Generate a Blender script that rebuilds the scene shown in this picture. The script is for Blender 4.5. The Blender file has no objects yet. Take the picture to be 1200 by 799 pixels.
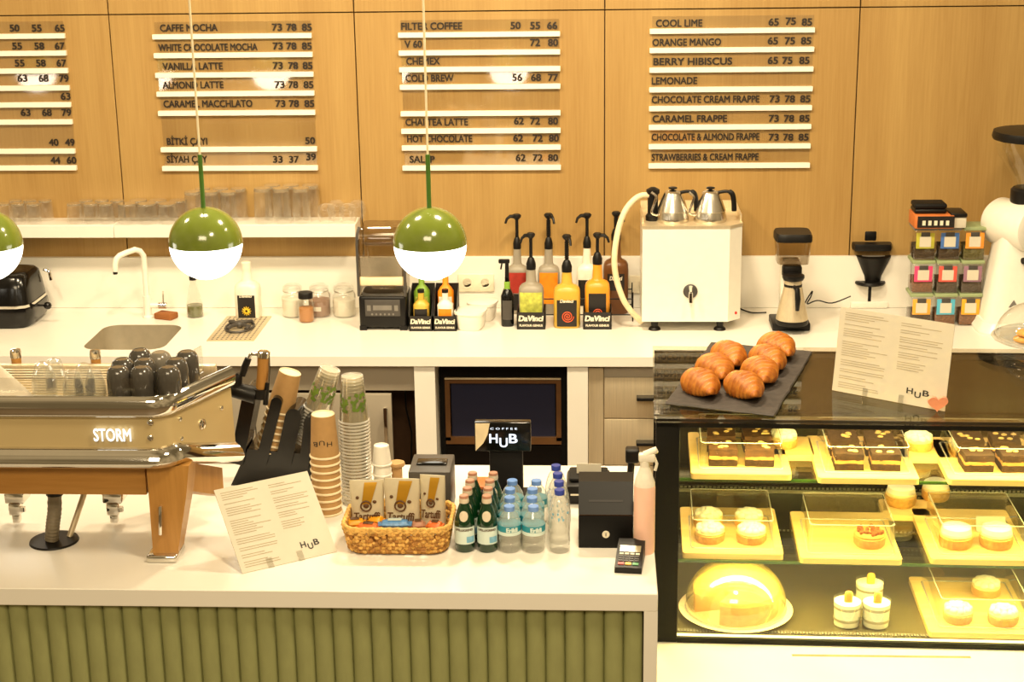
import bpy, bmesh, math, random
from mathutils import Vector, Matrix, noise
random.seed(7)
C = bpy.context.scene.collection
R = math.radians
PI = math.pi

# ------------------------------------------------------------------ camera
F = 1900.0; CX = 600.0; CY = 399.5
CAM = Vector((0.0, -7.0, 2.77))
_fw = Vector(((701-CX)/F, (-152-CY)/F, 1.0)).normalized()          # image direction of world +Y  (x right, y down, z ahead)
_dn = Vector(((694-CX)/F, (6980-CY)/F, 1.0)).normalized()
_dn = (_dn - _dn.dot(_fw)*_fw).normalized()
_rt = _dn.cross(_fw).normalized()
if _rt.x < 0: _rt = -_rt
# rows: world axes expressed in image axes -> image = M * world
WX, WY, WZ = _rt, _fw, -_dn
def cam_of(p):
    d = Vector(p) - CAM
    return WX*d.x + WY*d.y + WZ*d.z
def ray(px, py):
    v = Vector(((px-CX)/F, (py-CY)/F, 1.0))
    return Vector((v.dot(WX), v.dot(WY), v.dot(WZ)))
def at_y(px, py, Y):
    r = ray(px, py); return CAM + r*((Y-CAM.y)/r.y)
def at_z(px, py, z):
    r = ray(px, py); return CAM + r*((z-CAM.z)/r.z)
def ppm(p): return F/cam_of(p).z
def proj(p):
    c = cam_of(p); return (CX+F*c.x/c.z, CY+F*c.y/c.z)
def zat(p, py):
    k = (py-CY)/F
    c = cam_of((p[0], p[1], 0.0))
    return (k*c.z-c.y)/(WZ.y-k*WZ.z)
cd = bpy.data.cameras.new('camera'); cam = bpy.data.objects.new('camera', cd); C.objects.link(cam)
cd.sensor_width = 36.0; cd.sensor_fit = 'HORIZONTAL'; cd.lens = F/1200*36; cd.clip_start = 0.05; cd.clip_end = 60
m3 = Matrix(((WX.x, -WX.y, -WX.z), (WY.x, -WY.y, -WY.z), (WZ.x, -WZ.y, -WZ.z)))
cam.matrix_world = Matrix.Translation(CAM) @ m3.to_4x4()
bpy.context.scene.camera = cam

# ------------------------------------------------------------------ light and exposure
sc = bpy.context.scene
sc.view_settings.view_transform = 'Standard'; sc.view_settings.look = 'None'
sc.view_settings.gamma = 1; sc.view_settings.use_curve_mapping = False
sc.view_settings.exposure = 0.0
WARM = (1.0, 0.81, 0.53)
w = bpy.data.worlds.new('cafe_room'); sc.world = w; w.use_nodes = True
nt = w.node_tree; nt.nodes.clear()
_o = nt.nodes.new('ShaderNodeOutputWorld'); _b = nt.nodes.new('ShaderNodeBackground')
_t = nt.nodes.new('ShaderNodeTexCoord'); _n = nt.nodes.new('ShaderNodeTexNoise'); _r = nt.nodes.new('ShaderNodeValToRGB')
_n.inputs['Scale'].default_value = 2.2; _n.inputs['Detail'].default_value = 1.5
_r.color_ramp.elements[0].position = 0.40; _r.color_ramp.elements[0].color = (0.26, 0.18, 0.08, 1)
_r.color_ramp.elements[1].position = 0.62; _r.color_ramp.elements[1].color = (0.80, 0.58, 0.29, 1)
nt.links.new(_t.outputs['Generated'], _n.inputs['Vector']); nt.links.new(_n.outputs['Fac'], _r.inputs['Fac'])
nt.links.new(_r.outputs['Color'], _b.inputs['Color']); nt.links.new(_b.outputs['Background'], _o.inputs['Surface'])
_b.inputs['Strength'].default_value = 0.68
def area_light(name, loc, rot, sx, sy, power, col=WARM):
    d = bpy.data.lights.new(name, 'AREA'); d.shape = 'RECTANGLE'; d.size = sx; d.size_y = sy
    d.energy = power; d.color = col
    o = bpy.data.objects.new(name, d); o.location = loc; o.rotation_euler = rot; C.objects.link(o); return o
def aim(loc, to): return (Vector(to)-Vector(loc)).to_track_quat('-Z', 'Y').to_euler()
for _x, _pw in ((-2.6, 34), (-1.3, 48), (0.0, 60), (1.3, 27)):
    area_light('aisle_light', (_x, -1.75, 3.3), aim((_x, -1.75, 3.3), (_x, -1.2, 1.0)), 0.30, 0.30, _pw)
area_light('service_light', (0.25, -4.1, 3.5), aim((0.25, -4.1, 3.5), (0.35, -3.2, 1.0)), 0.4, 0.4, 50)
area_light('front_fill_light', (-0.8, -7.6, 4.6), aim((-0.8, -7.6, 4.6), (-0.4, -3.0, 0.9)), 2.4, 1.2, 150)  # unseen fill added behind the camera to brighten the counter's front faces

# ------------------------------------------------------------------ materials
def lin(c):
    return tuple(((v/255.0)/12.92 if v/255.0 <= 0.04045 else (((v/255.0)+0.055)/1.055)**2.4) for v in c)
MATS = {}
def nodes_of(name):
    m = bpy.data.materials.new(name); m.use_nodes = True
    t = m.node_tree; b = t.nodes.get('Principled BSDF'); return m, t, b
def mat(name, rgb, rough=0.5, metal=0.0, var=0.08, scale=30.0, bump=0.0, stretch=None, emit=None, coat=0.0, trans=0.0, sss=0.0, spec=0.5, detail=3.0):
    """Principled surface; its colour wanders a little with a noise texture."""
    m, t, b = nodes_of(name)
    c = lin(rgb)
    tc = t.nodes.new('ShaderNodeTexCoord'); mp = t.nodes.new('ShaderNodeMapping')
    if stretch: mp.inputs['Scale'].default_value = stretch
    n = t.nodes.new('ShaderNodeTexNoise'); n.inputs['Scale'].default_value = scale; n.inputs['Detail'].default_value = detail
    r = t.nodes.new('ShaderNodeValToRGB')
    r.color_ramp.elements[0].position = 0.3; r.color_ramp.elements[1].position = 0.7
    r.color_ramp.elements[0].color = (*[v*(1-var) for v in c], 1); r.color_ramp.elements[1].color = (*[min(1, v*(1+var)) for v in c], 1)
    t.links.new(tc.outputs['Object'], mp.inputs['Vector']); t.links.new(mp.outputs['Vector'], n.inputs['Vector'])
    t.links.new(n.outputs['Fac'], r.inputs['Fac']); t.links.new(r.outputs['Color'], b.inputs['Base Color'])
    b.inputs['Roughness'].default_value = rough; b.inputs['Metallic'].default_value = metal
    b.inputs['Specular IOR Level'].default_value = spec
    if coat: b.inputs['Coat Weight'].default_value = coat; b.inputs['Coat Roughness'].default_value = 0.08
    if trans: b.inputs['Transmission Weight'].default_value = trans
    if sss:
        b.inputs['Subsurface Weight'].default_value = sss; b.inputs['Subsurface Radius'].default_value = (0.02, 0.012, 0.006); b.inputs['Subsurface Scale'].default_value = 0.3
    if bump:
        bn = t.nodes.new('ShaderNodeBump'); bn.inputs['Strength'].default_value = bump; bn.inputs['Distance'].default_value = 0.004
        t.links.new(n.outputs['Fac'], bn.inputs['Height']); t.links.new(bn.outputs['Normal'], b.inputs['Normal'])
    if emit:
        b.inputs['Emission Color'].default_value = (*lin(emit[0]), 1); b.inputs['Emission Strength'].default_value = emit[1]
    MATS[name] = m; return m
def clear(name, tint=(1, 1, 1), edge=0.55, base=0.04, rough=0.03, body=0.0, body_rgb=(255, 255, 255)):
    """Thin clear sheet: tinted see-through, gloss that grows towards grazing edges, an optional milky body."""
    m, t, b = nodes_of(name); t.nodes.remove(b)
    out = t.nodes.get('Material Output')
    tr = t.nodes.new('ShaderNodeBsdfTransparent'); tr.inputs['Color'].default_value = (*tint, 1)
    gl = t.nodes.new('ShaderNodeBsdfGlossy'); gl.inputs['Roughness'].default_value = rough; gl.inputs['Color'].default_value = (1, 1, 1, 1)
    lw = t.nodes.new('ShaderNodeLayerWeight'); lw.inputs['Blend'].default_value = 0.5
    pw = t.nodes.new('ShaderNodeMath'); pw.operation = 'POWER'; pw.inputs[1].default_value = 3.0
    ml = t.nodes.new('ShaderNodeMath'); ml.operation = 'MULTIPLY_ADD'; ml.inputs[1].default_value = edge; ml.inputs[2].default_value = base
    t.links.new(lw.outputs['Facing'], pw.inputs[0]); t.links.new(pw.outputs[0], ml.inputs[0])
    mx = t.nodes.new('ShaderNodeMixShader'); t.links.new(ml.outputs[0], mx.inputs['Fac'])
    src = tr.outputs[0]
    if body:
        df = t.nodes.new('ShaderNodeBsdfDiffuse'); df.inputs['Color'].default_value = (*lin(body_rgb), 1)
        nz = t.nodes.new('ShaderNodeTexNoise'); nz.inputs['Scale'].default_value = 40
        mr = t.nodes.new('ShaderNodeMath'); mr.operation = 'MULTIPLY_ADD'; mr.inputs[1].default_value = body*0.6; mr.inputs[2].default_value = body*0.7
        t.links.new(nz.outputs['Fac'], mr.inputs[0])
        m2 = t.nodes.new('ShaderNodeMixShader'); t.links.new(mr.outputs[0], m2.inputs['Fac'])
        t.links.new(tr.outputs[0], m2.inputs[1]); t.links.new(df.outputs[0], m2.inputs[2]); src = m2.outputs[0]
    t.links.new(src, mx.inputs[1]); t.links.new(gl.outputs[0], mx.inputs[2]); t.links.new(mx.outputs[0], out.inputs['Surface'])
    MATS[name] = m; return m
def glow(name, rgb, s):
    m, t, b = nodes_of(name); t.nodes.remove(b)
    e = t.nodes.new('ShaderNodeEmission'); e.inputs['Color'].default_value = (*lin(rgb), 1); e.inputs['Strength'].default_value = s
    t.links.new(e.outputs[0], t.nodes.get('Material Output').inputs['Surface']); MATS[name] = m; return m
def wood(name, c1, c2, grain=(90, 90, 3), rough=0.45, scale=1.0, bump=0.05):
    m, t, b = nodes_of(name)
    tc = t.nodes.new('ShaderNodeTexCoord'); mp = t.nodes.new('ShaderNodeMapping'); mp.inputs['Scale'].default_value = grain
    n = t.nodes.new('ShaderNodeTexNoise'); n.inputs['Scale'].default_value = scale; n.inputs['Detail'].default_value = 5; n.inputs['Roughness'].default_value = 0.6
    mp2 = t.nodes.new('ShaderNodeMapping'); mp2.inputs['Scale'].default_value = tuple(g*0.06 for g in grain)
    n2 = t.nodes.new('ShaderNodeTexNoise'); n2.inputs['Scale'].default_value = scale; n2.inputs['Detail'].default_value = 2
    ad = t.nodes.new('ShaderNodeMath'); ad.operation = 'ADD'; hf = t.nodes.new('ShaderNodeMath'); hf.operation = 'MULTIPLY'; hf.inputs[1].default_value = 0.5
    r = t.nodes.new('ShaderNodeValToRGB'); r.color_ramp.elements[0].position = 0.35; r.color_ramp.elements[1].position = 0.65
    r.color_ramp.elements[0].color = (*lin(c1), 1); r.color_ramp.elements[1].color = (*lin(c2), 1)
    L = t.links.new
    L(tc.outputs['Object'], mp.inputs['Vector']); L(mp.outputs['Vector'], n.inputs['Vector']); L(tc.outputs['Object'], mp2.inputs['Vector']); L(mp2.outputs['Vector'], n2.inputs['Vector'])
    L(n.outputs['Fac'], ad.inputs[0]); L(n2.outputs['Fac'], ad.inputs[1]); L(ad.outputs[0], hf.inputs[0]); L(hf.outputs[0], r.inputs['Fac']); L(r.outputs['Color'], b.inputs['Base Color'])
    bn = t.nodes.new('ShaderNodeBump'); bn.inputs['Strength'].default_value = bump; bn.inputs['Distance'].default_value = 0.002
    L(n.outputs['Fac'], bn.inputs['Height']); L(bn.outputs['Normal'], b.inputs['Normal'])
    b.inputs['Roughness'].default_value = rough
    MATS[name] = m; return m
M = MATS
wood('oak_panel', (158, 123, 68), (177, 144, 86), (110, 110, 3.5), 0.42)
wood('bamboo', (226, 188, 112), (244, 214, 146), (4, 60, 60), 0.45)
wood('beech', (160, 112, 50), (188, 138, 70), (4, 70, 70), 0.4)
wood('beech_upright', (160, 112, 50), (188, 138, 70), (70, 70, 4), 0.4)
mat('groove', (70, 44, 18), 0.8)
mat('solid_white', (236, 232, 222), 0.28, var=0.015, scale=6)
mat('enamel_white', (240, 236, 224), 0.25, var=0.02)
mat('matte_white', (236, 232, 220), 0.5, var=0.02)
mat('rail_white', (246, 240, 222), 0.5, var=0.02)
mat('paper', (208, 201, 183), 0.75, var=0.02)
mat('print_grey', (172, 160, 134), 0.8)
mat('ink', (28, 24, 22), 0.6)
mat('letter_black', (40, 30, 20), 0.5)
mat('black_plastic', (17, 15, 14), 0.42, spec=0.3)
mat('black_gloss', (11, 10, 10), 0.16, spec=0.45)
mat('black_matte', (15, 13, 12), 0.65, spec=0.25)
mat('black_frame', (13, 12, 11), 0.45, spec=0.2)
mat('dark_grey', (70, 66, 62), 0.45)
mat('mid_grey', (120, 116, 110), 0.45)
mat('steel', (196, 192, 184), 0.28, 1.0, var=0.05, scale=8, stretch=(1, 1, 40))
mat('brushed_steel', (224, 208, 176), 0.38, 0.6, var=0.06, scale=6, stretch=(40, 40, 1))
mat('kettle_steel', (220, 214, 202), 0.25, 1.0, var=0.04)
mat('chrome', (222, 218, 210), 0.07, 1.0, var=0.02)
mat('champagne', (212, 190, 140), 0.34, 0.35, var=0.03, scale=5)
mat('sink_steel', (186, 176, 154), 0.42, 0.5, var=0.05)
mat('cabinet_grey', (168, 158, 140), 0.45, 0.35, var=0.05, scale=4)
mat('green_enamel', (104, 118, 40), 0.16, coat=0.5, var=0.03)
mat('rod_green', (70, 110, 38), 0.3)
mat('cord_cream', (226, 214, 180), 0.6)
mat('flute_green', (152, 155, 104), 0.5, var=0.06, scale=14, stretch=(3, 3, 1))
glow('lamp_white', (255, 246, 226), 7.0)
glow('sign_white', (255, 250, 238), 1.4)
glow('screen_white', (238, 244, 255), 1.6)
glow('led', (255, 226, 140), 4.0)
clear('thin_glass', (0.97, 0.98, 0.97), 0.6, 0.05)
clear('pane', (0.97, 0.98, 0.96), 0.5, 0.02, 0.01)
clear('case_top_glass', (0.86, 0.84, 0.78), 0.26, 0.05, 0.0)
clear('acrylic', (0.97, 0.97, 0.96), 0.6, 0.11, 0.05)
clear('dome_acrylic', (0.95, 0.93, 0.86), 0.8, 0.12, 0.10, 0.30, (250, 224, 130))
clear('board_acrylic', (0.985, 0.985, 0.98), 0.35, 0.085, 0.05)
clear('milky_glass', (0.93, 0.94, 0.92), 0.75, 0.08, 0.08, 0.10)
clear('shelf_glass', (0.97, 0.965, 0.95), 0.9, 0.07, 0.06, 0.045, (250, 244, 230))
clear('glass_base', (0.85, 0.82, 0.76), 0.6, 0.10, 0.15, 0.40, (190, 172, 140))
clear('frosted', (0.9, 0.9, 0.88), 0.6, 0.06, 0.2, 0.35, (250, 246, 236))
clear('clear_cup', (0.97, 0.97, 0.94), 0.7, 0.06, 0.08, 0.09, (250, 238, 206))
clear('water_bottle', (0.98, 0.985, 0.98), 0.8, 0.07, 0.05, 0.20, (246, 242, 226))
clear('smoke_glass', (0.70, 0.66, 0.60), 0.5, 0.06, 0.05)
clear('green_edge', (0.25, 0.45, 0.20), 0.3, 0.05, 0.1, 0.55, (70, 110, 40))
mat('green_glass', (14, 62, 30), 0.08, trans=0.35, coat=0.6, var=0.05)
mat('cap_cream', (214, 200, 176), 0.4); mat('cap_red', (176, 126, 100), 0.45)
mat('cap_blue', (104, 142, 206), 0.4); mat('cap_navy', (44, 62, 150), 0.4)
mat('label_pale', (206, 222, 216), 0.6, var=0.04); mat('label_teal', (26, 132, 150), 0.5); mat('label_blue', (120, 176, 206), 0.5, var=0.2, scale=60)
mat('kraft', (178, 140, 88), 0.7, var=0.05, scale=60); mat('rim_cream', (236, 218, 180), 0.6)
mat('cup_grey', (72, 68, 62), 0.2, coat=0.5, var=0.12); mat('cup_pale_grey', (122, 116, 104), 0.2, coat=0.5, var=0.1)
mat('seagrass', (196, 148, 72), 0.85, var=0.3, scale=120, bump=0.6)
mat('seagrass_light', (216, 170, 92), 0.85, var=0.3, scale=120, bump=0.6)
mat('seagrass_dark', (160, 112, 50), 0.85, var=0.3, scale=120, bump=0.6)
mat('gold_foil', (196, 148, 40), 0.35, 0.5); mat('pouch', (200, 190, 162), 0.35, var=0.06)
mat('snack_yellow', (236, 164, 28), 0.4, var=0.2); mat('snack_blue', (96, 150, 208), 0.35, var=0.25, scale=80); mat('snack_orange', (226, 116, 52), 0.4, var=0.2)
mat('brown_ink', (92, 62, 34), 0.6)
mat('pink_liquid', (250, 204, 182), 0.35, var=0.02, sss=0.2); mat('spray_white', (232, 226, 210), 0.4)
mat('slate', (62, 56, 52), 0.75, var=0.25, scale=40, bump=0.5)
mat('navy_glass', (32, 36, 60), 0.25, var=0.0); mat('bronze', (110, 76, 44), 0.4, 0.4)
mat('red', (196, 40, 30), 0.4); mat('yellow', (236, 190, 40), 0.4); mat('green', (50, 140, 70), 0.4); mat('lcd', (150, 140, 110), 0.25)
mat('sponge', (150, 92, 44), 0.9, bump=0.4, scale=200); mat('olive_liquid', (92, 96, 40), 0.2, coat=0.4)
mat('black_label', (30, 26, 24), 0.45); mat('petal', (236, 196, 40), 0.5); mat('label_text', (230, 222, 200), 0.5)
mat('bottle_grey', (150, 142, 126), 0.4, var=0.03); mat('bottle_yellow', (206, 166, 62), 0.35, var=0.02); mat('bottle_mango', (226, 154, 44), 0.35, var=0.02); mat('bottle_brown', (104, 64, 30), 0.3); mat('bottle_white', (240, 232, 214), 0.3)
mat('label_red', (168, 48, 36), 0.5, var=0.2); mat('label_orange', (244, 140, 20), 0.5, var=0.15); mat('label_lime', (186, 190, 80), 0.5, var=0.35, scale=40); mat('lime', (120, 158, 50), 0.4, var=0.15); mat('swirl', (214, 84, 36), 0.5)
mat('sugar', (240, 232, 214), 0.9, bump=0.3, scale=300); mat('cocoa', (150, 104, 66), 0.9, bump=0.3, scale=300); mat('spice', (184, 128, 76), 0.9, bump=0.3, scale=300)
mat('box_orange', (206, 116, 56), 0.5); mat('lid_sage', (150, 164, 120), 0.5); mat('lid_grey', (120, 116, 112), 0.5)
mat('leaves_dark', (70, 54, 36), 0.9, var=0.5, scale=120, bump=0.8); mat('leaves_brown', (118, 78, 48), 0.9, var=0.5, scale=120, bump=0.8); mat('leaves_green', (96, 88, 48), 0.9, var=0.5, scale=120, bump=0.8)
for _nm, _c in (('tag_lime', (186, 180, 60)), ('tag_blue', (70, 110, 176)), ('tag_orange', (240, 150, 50)), ('tag_pink', (226, 70, 120)), ('tag_coral', (226, 90, 76)), ('tag_mauve', (150, 110, 130)), ('tag_amber', (240, 170, 60)), ('tag_sky', (84, 176, 206)), ('tag_gold', (240, 168, 40))): mat(_nm, _c, 0.5)
mat('heart_pink', (238, 160, 130), 0.6, var=0.08)
mat('cookie', (206, 150, 76), 0.8, var=0.2, scale=60, bump=0.5)
mat('brownie', (56, 33, 20), 0.8, var=0.35, scale=70, bump=0.8); mat('brownie_cream', (200, 146, 84), 0.7, var=0.12, bump=0.3); mat('brownie_top', (86, 56, 34), 0.6, var=0.35, scale=40, bump=0.7); mat('almond', (226, 190, 126), 0.6)
mat('tart_shell', (216, 168, 92), 0.75, var=0.15, scale=80, bump=0.4); mat('tart_body', (246, 224, 160), 0.6, var=0.06); mat('cream', (250, 246, 228), 0.55, var=0.03, sss=0.15); mat('nuts', (156, 88, 44), 0.7, var=0.4, scale=150, bump=0.9)
mat('cake', (244, 214, 110), 0.6, var=0.1, scale=20); mat('cake_side', (206, 150, 96), 0.7, var=0.3, scale=40)
mat('case_back', (30, 24, 15), 0.25, var=0.05); mat('case_deck', (104, 94, 70), 0.3, 0.3); mat('case_trim', (176, 168, 146), 0.35, 0.5); mat('biscuit', (220, 160, 66), 0.7, var=0.15)
mat('floor_stone', (120, 104, 84), 0.4, var=0.1, scale=3)
mat('hose_grey', (122, 112, 92), 0.45, var=0.1); mat('leaf_print', (92, 118, 34), 0.6, var=0.3)
mat('cloth', (214, 204, 186), 0.9, bump=0.3)
mat('drip_body', (166, 152, 120), 0.35); mat('socket_white', (236, 226, 200), 0.4); mat('shadow_hole', (120, 104, 76), 0.6)
def croissant_material():
    m, t, b = nodes_of('croissant')
    tc = t.nodes.new('ShaderNodeTexCoord'); n = t.nodes.new('ShaderNodeTexNoise'); n.inputs['Scale'].default_value = 38; n.inputs['Detail'].default_value = 4
    r = t.nodes.new('ShaderNodeValToRGB'); e = r.color_ramp.elements
    e[0].position = 0.30; e[0].color = (*lin((168, 92, 20)), 1); e[1].position = 0.72; e[1].color = (*lin((224, 150, 56)), 1)
    a = t.nodes.new('ShaderNodeAttribute'); a.attribute_name = 'crust'
    mx = t.nodes.new('ShaderNodeMix'); mx.data_type = 'RGBA'; mx.blend_type = 'MULTIPLY'
    mx.inputs['B'].default_value = (*lin((150, 84, 36)), 1)
    L = t.links.new
    L(tc.outputs['Object'], n.inputs['Vector']); L(n.outputs['Fac'], r.inputs['Fac']); L(r.outputs['Color'], mx.inputs['A']); L(a.outputs['Fac'], mx.inputs['Factor']); L(mx.outputs['Result'], b.inputs['Base Color'])
    bn = t.nodes.new('ShaderNodeBump'); bn.inputs['Strength'].default_value = 0.3; bn.inputs['Distance'].default_value = 0.003
    L(n.outputs['Fac'], bn.inputs['Height']); L(bn.outputs['Normal'], b.inputs['Normal'])
    b.inputs['Roughness'].default_value = 0.42; MATS['croissant'] = m
croissant_material()

# ------------------------------------------------------------------ shape helpers
class MB:
    def __init__(s): s.b = bmesh.new()
    def box(s, x0, x1, y0, y1, z0, z1, bev=0.0, seg=2, mtx=None):
        x0, x1 = min(x0, x1), max(x0, x1); y0, y1 = min(y0, y1), max(y0, y1); z0, z1 = min(z0, z1), max(z0, z1)
        r = bmesh.ops.create_cube(s.b, size=1.0)['verts']
        for v in r: v.co = Vector(((x0+x1)/2+v.co.x*(x1-x0), (y0+y1)/2+v.co.y*(y1-y0), (z0+z1)/2+v.co.z*(z1-z0)))
        if bev > 0:
            bev = min(bev, 0.49*min(x1-x0, y1-y0, z1-z0))
            es = list({e for v in r for e in v.link_edges})
            q = bmesh.ops.bevel(s.b, geom=es, offset=bev, segments=seg, profile=0.5, affect='EDGES')
            r = list({v for f in q['faces'] for v in f.verts} | {v for v in r if v.is_valid})
        if mtx is not None:
            for v in r: v.co = mtx @ v.co
        return s
    def loft(s, rings, cap0=True, cap1=True, closed=True):
        """rings: list of equal-length point lists."""
        vs = [[s.b.verts.new(p) for p in rg] for rg in rings]
        n = len(vs[0])
        for a, b in zip(vs[:-1], vs[1:]):
            for i in range(n if closed else n-1):
                j = (i+1) % n
                try: s.b.faces.new((a[i], a[j], b[j], b[i]))
                except ValueError: pass
        if closed and cap0: s.b.faces.new(list(reversed(vs[0])))
        if closed and cap1: s.b.faces.new(vs[-1])
        return s
    def lathe(s, prof, seg=24, c=(0, 0, 0), cap0=True, cap1=True, mtx=None):
        rings = []
        for r, z in prof:
            r = max(r, 1e-5)
            rings.append([Vector((c[0]+r*math.cos(2*PI*i/seg), c[1]+r*math.sin(2*PI*i/seg), c[2]+z)) for i in range(seg)])
        if mtx is not None: rings = [[mtx @ p for p in rg] for rg in rings]
        return s.loft(rings, cap0, cap1)
    def sup(s, secs, n=4.0, seg=32, c=(0, 0, 0), cap0=True, cap1=True, a0=None, a1=None, mtx=None):
        """secs: (z, hx, hy[, exponent]) rounded-square sections; a0..a1 limits to a strip of angle (for labels)."""
        rings = []
        for q in secs:
            e = q[3] if len(q) > 3 else n
            rg = []
            cnt = seg if a0 is None else seg+1
            for i in range(cnt):
                a = 2*PI*i/seg if a0 is None else a0+(a1-a0)*i/seg
                ca, sa = math.cos(a), math.sin(a)
                k = (abs(ca)**e+abs(sa)**e)**(-1.0/e)
                rg.append(Vector((c[0]+q[1]*ca*k, c[1]+q[2]*sa*k, c[2]+q[0])))
            rings.append(rg)
        if mtx is not None: rings = [[mtx @ p for p in rg] for rg in rings]
        return s.loft(rings, cap0, cap1, a0 is None)
    def tube(s, pts, r, seg=8, cap=True):
        pts = [Vector(p) for p in pts]; rs = r if isinstance(r, (list, tuple)) else [r]*len(pts)
        up = Vector((0, 0, 1)); rings = []; prev = None
        for i, p in enumerate(pts):
            d = (pts[min(i+1, len(pts)-1)]-pts[max(i-1, 0)]).normalized()
            if prev is None:
                a = d.cross(up) if abs(d.dot(up)) < 0.95 else d.cross(Vector((1, 0, 0)))
            else: a = prev-d*prev.dot(d)
            a.normalize(); prev = a; b2 = d.cross(a)
            rings.append([p+(a*math.cos(2*PI*k/seg)+b2*math.sin(2*PI*k/seg))*rs[i] for k in range(seg)])
        return s.loft(rings, cap, cap)
    def prism(s, poly, z0, z1, mtx=None, bev=0.0):
        """poly in local xy, extruded z0..z1."""
        a = [Vector((p[0], p[1], z0)) for p in poly]; b = [Vector((p[0], p[1], z1)) for p in poly]
        if mtx is not None: a = [mtx @ p for p in a]; b = [mtx @ p for p in b]
        return s.loft([a, b])
    def ball(s, c, rx, ry=None, rz=None, u=16, v=10, mtx=None):
        ry = rx if ry is None else ry; rz = rx if rz is None else rz
        prof = [(math.sin(PI*k/v), -math.cos(PI*k/v)) for k in range(v+1)]
        m = Matrix.Translation(c) @ Matrix.Diagonal((rx, ry, rz, 1))
        if mtx is not None: m = mtx @ m
        return s.lathe(prof, u, mtx=m)
    def holed(s, outer, holes, z0, z1):
        tmp = bmesh.new()
        def loop(ps):
            vs = [tmp.verts.new((p[0], p[1], z0)) for p in ps]
            for i in range(len(vs)): tmp.edges.new((vs[i], vs[(i+1) % len(vs)]))
        loop(outer)
        for h in holes: loop(h)
        bmesh.ops.triangle_fill(tmp, edges=tmp.edges[:], use_beauty=True)
        ex = bmesh.ops.extrude_face_region(tmp, geom=tmp.faces[:])
        for v in ex['geom']:
            if isinstance(v, bmesh.types.BMVert): v.co.z = z1
        bmesh.ops.recalc_face_normals(tmp, faces=tmp.faces[:])
        me = bpy.data.meshes.new('t'); tmp.to_mesh(me); s.b.from_mesh(me); bpy.data.meshes.remove(me); tmp.free()
        return s
    def build(s, name, m, parent=None, smooth=38, loc=None):
        bmesh.ops.recalc_face_normals(s.b, faces=s.b.faces[:])
        me = bpy.data.meshes.new(name); s.b.to_mesh(me); s.b.free()
        me.materials.append(M[m] if isinstance(m, str) else m)
        if smooth:
            me.polygons.foreach_set('use_smooth', [True]*len(me.polygons)); me.set_sharp_from_angle(angle=R(smooth))
        o = bpy.data.objects.new(name, me); C.objects.link(o)
        if parent is not None: o.parent = parent
        if loc is not None: o.location = loc
        return o
def thing(name, label, cat, loc=(0, 0, 0), rz=0.0, group=None):
    o = bpy.data.objects.new(name, None); C.objects.link(o); o.empty_display_size = 0.05
    o.location = loc; o.rotation_euler = (0, 0, rz); o['label'] = label; o['category'] = cat
    if group: o['group'] = group
    return o
def tag(o, label, cat, group=None):
    o['label'] = label; o['category'] = cat
    if group: o['group'] = group
    return o
def struct(o): o['kind'] = 'structure'; return o
def kids(o): return [c for c in bpy.data.objects if c.parent == o]
def dup(root, loc, label, rz=None, scale=None):
    r = root.copy(); C.objects.link(r); r.location = loc; r['label'] = label
    if rz is not None: r.rotation_euler = (0, 0, rz)
    if scale is not None: r.scale = scale
    for ch in kids(root):
        c = ch.copy(); C.objects.link(c); c.parent = r
        for g in kids(ch):
            d = g.copy(); C.objects.link(d); d.parent = c
    return r
def rrect(x0, x1, y0, y1, r, k=5):
    out = []
    for cx, cy, a in ((x1-r, y1-r, 0), (x0+r, y1-r, 90), (x0+r, y0+r, 180), (x1-r, y0+r, 270)):
        for i in range(k+1):
            t = R(a+90*i/k); out.append((cx+r*math.cos(t), cy+r*math.sin(t)))
    return out
UPRIGHT = Matrix.Rotation(PI/2, 4, 'X')           # text plane xy -> facing -Y
def text_mesh(s, width=None, height=None, extrude=0.001, bold=0.0, spacing=1.0, shear=0.0):
    cu = bpy.data.curves.new('lettering', 'FONT'); cu.body = s; cu.size = 1.0; cu.extrude = 0.0; cu.space_character = spacing; cu.resolution_u = 3; cu.shear = shear
    ob = bpy.data.objects.new('lettering', cu); C.objects.link(ob)
    dg = bpy.context.evaluated_depsgraph_get(); dg.update()
    me = bpy.data.meshes.new_from_object(ob.evaluated_get(dg))
    bpy.data.objects.remove(ob); bpy.data.curves.remove(cu)
    xs = [v.co.x for v in me.vertices]; ys = [v.co.y for v in me.vertices]
    x0, x1, y0, y1 = min(xs), max(xs), min(ys), max(ys)
    cap = 0.73
    ky = height/cap if height else None; kx = width/(x1-x0) if width else None
    if kx is None: kx = ky
    if ky is None: ky = kx
    for v in me.vertices:
        v.co.x = (v.co.x-x0)*kx; v.co.y = v.co.y*ky
    if bold:
        b = bmesh.new(); b.from_mesh(me); src = b.faces[:]
        d_ = bold*1.3
        for k_, (ox_, oy_) in enumerate(((-d_, -d_*0.6), (d_, -d_*0.6), (-d_, d_*0.6), (d_, d_*0.6))):
            g_ = bmesh.ops.duplicate(b, geom=src)
            for v in g_['geom']:
                if isinstance(v, bmesh.types.BMVert): v.co.x += ox_*kx; v.co.y += oy_*ky; v.co.z += 0.00009*(k_+1)
        b.to_mesh(me); b.free()
    if extrude:
        b = bmesh.new(); b.from_mesh(me)
        ex = bmesh.ops.extrude_face_region(b, geom=b.faces[:])
        for g in ex['geom']:
            if isinstance(g, bmesh.types.BMVert): g.co.z += extrude
        bmesh.ops.recalc_face_normals(b, faces=b.faces[:]); b.to_mesh(me); b.free()
    me['w'] = (x1-x0)*kx
    return me
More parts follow.
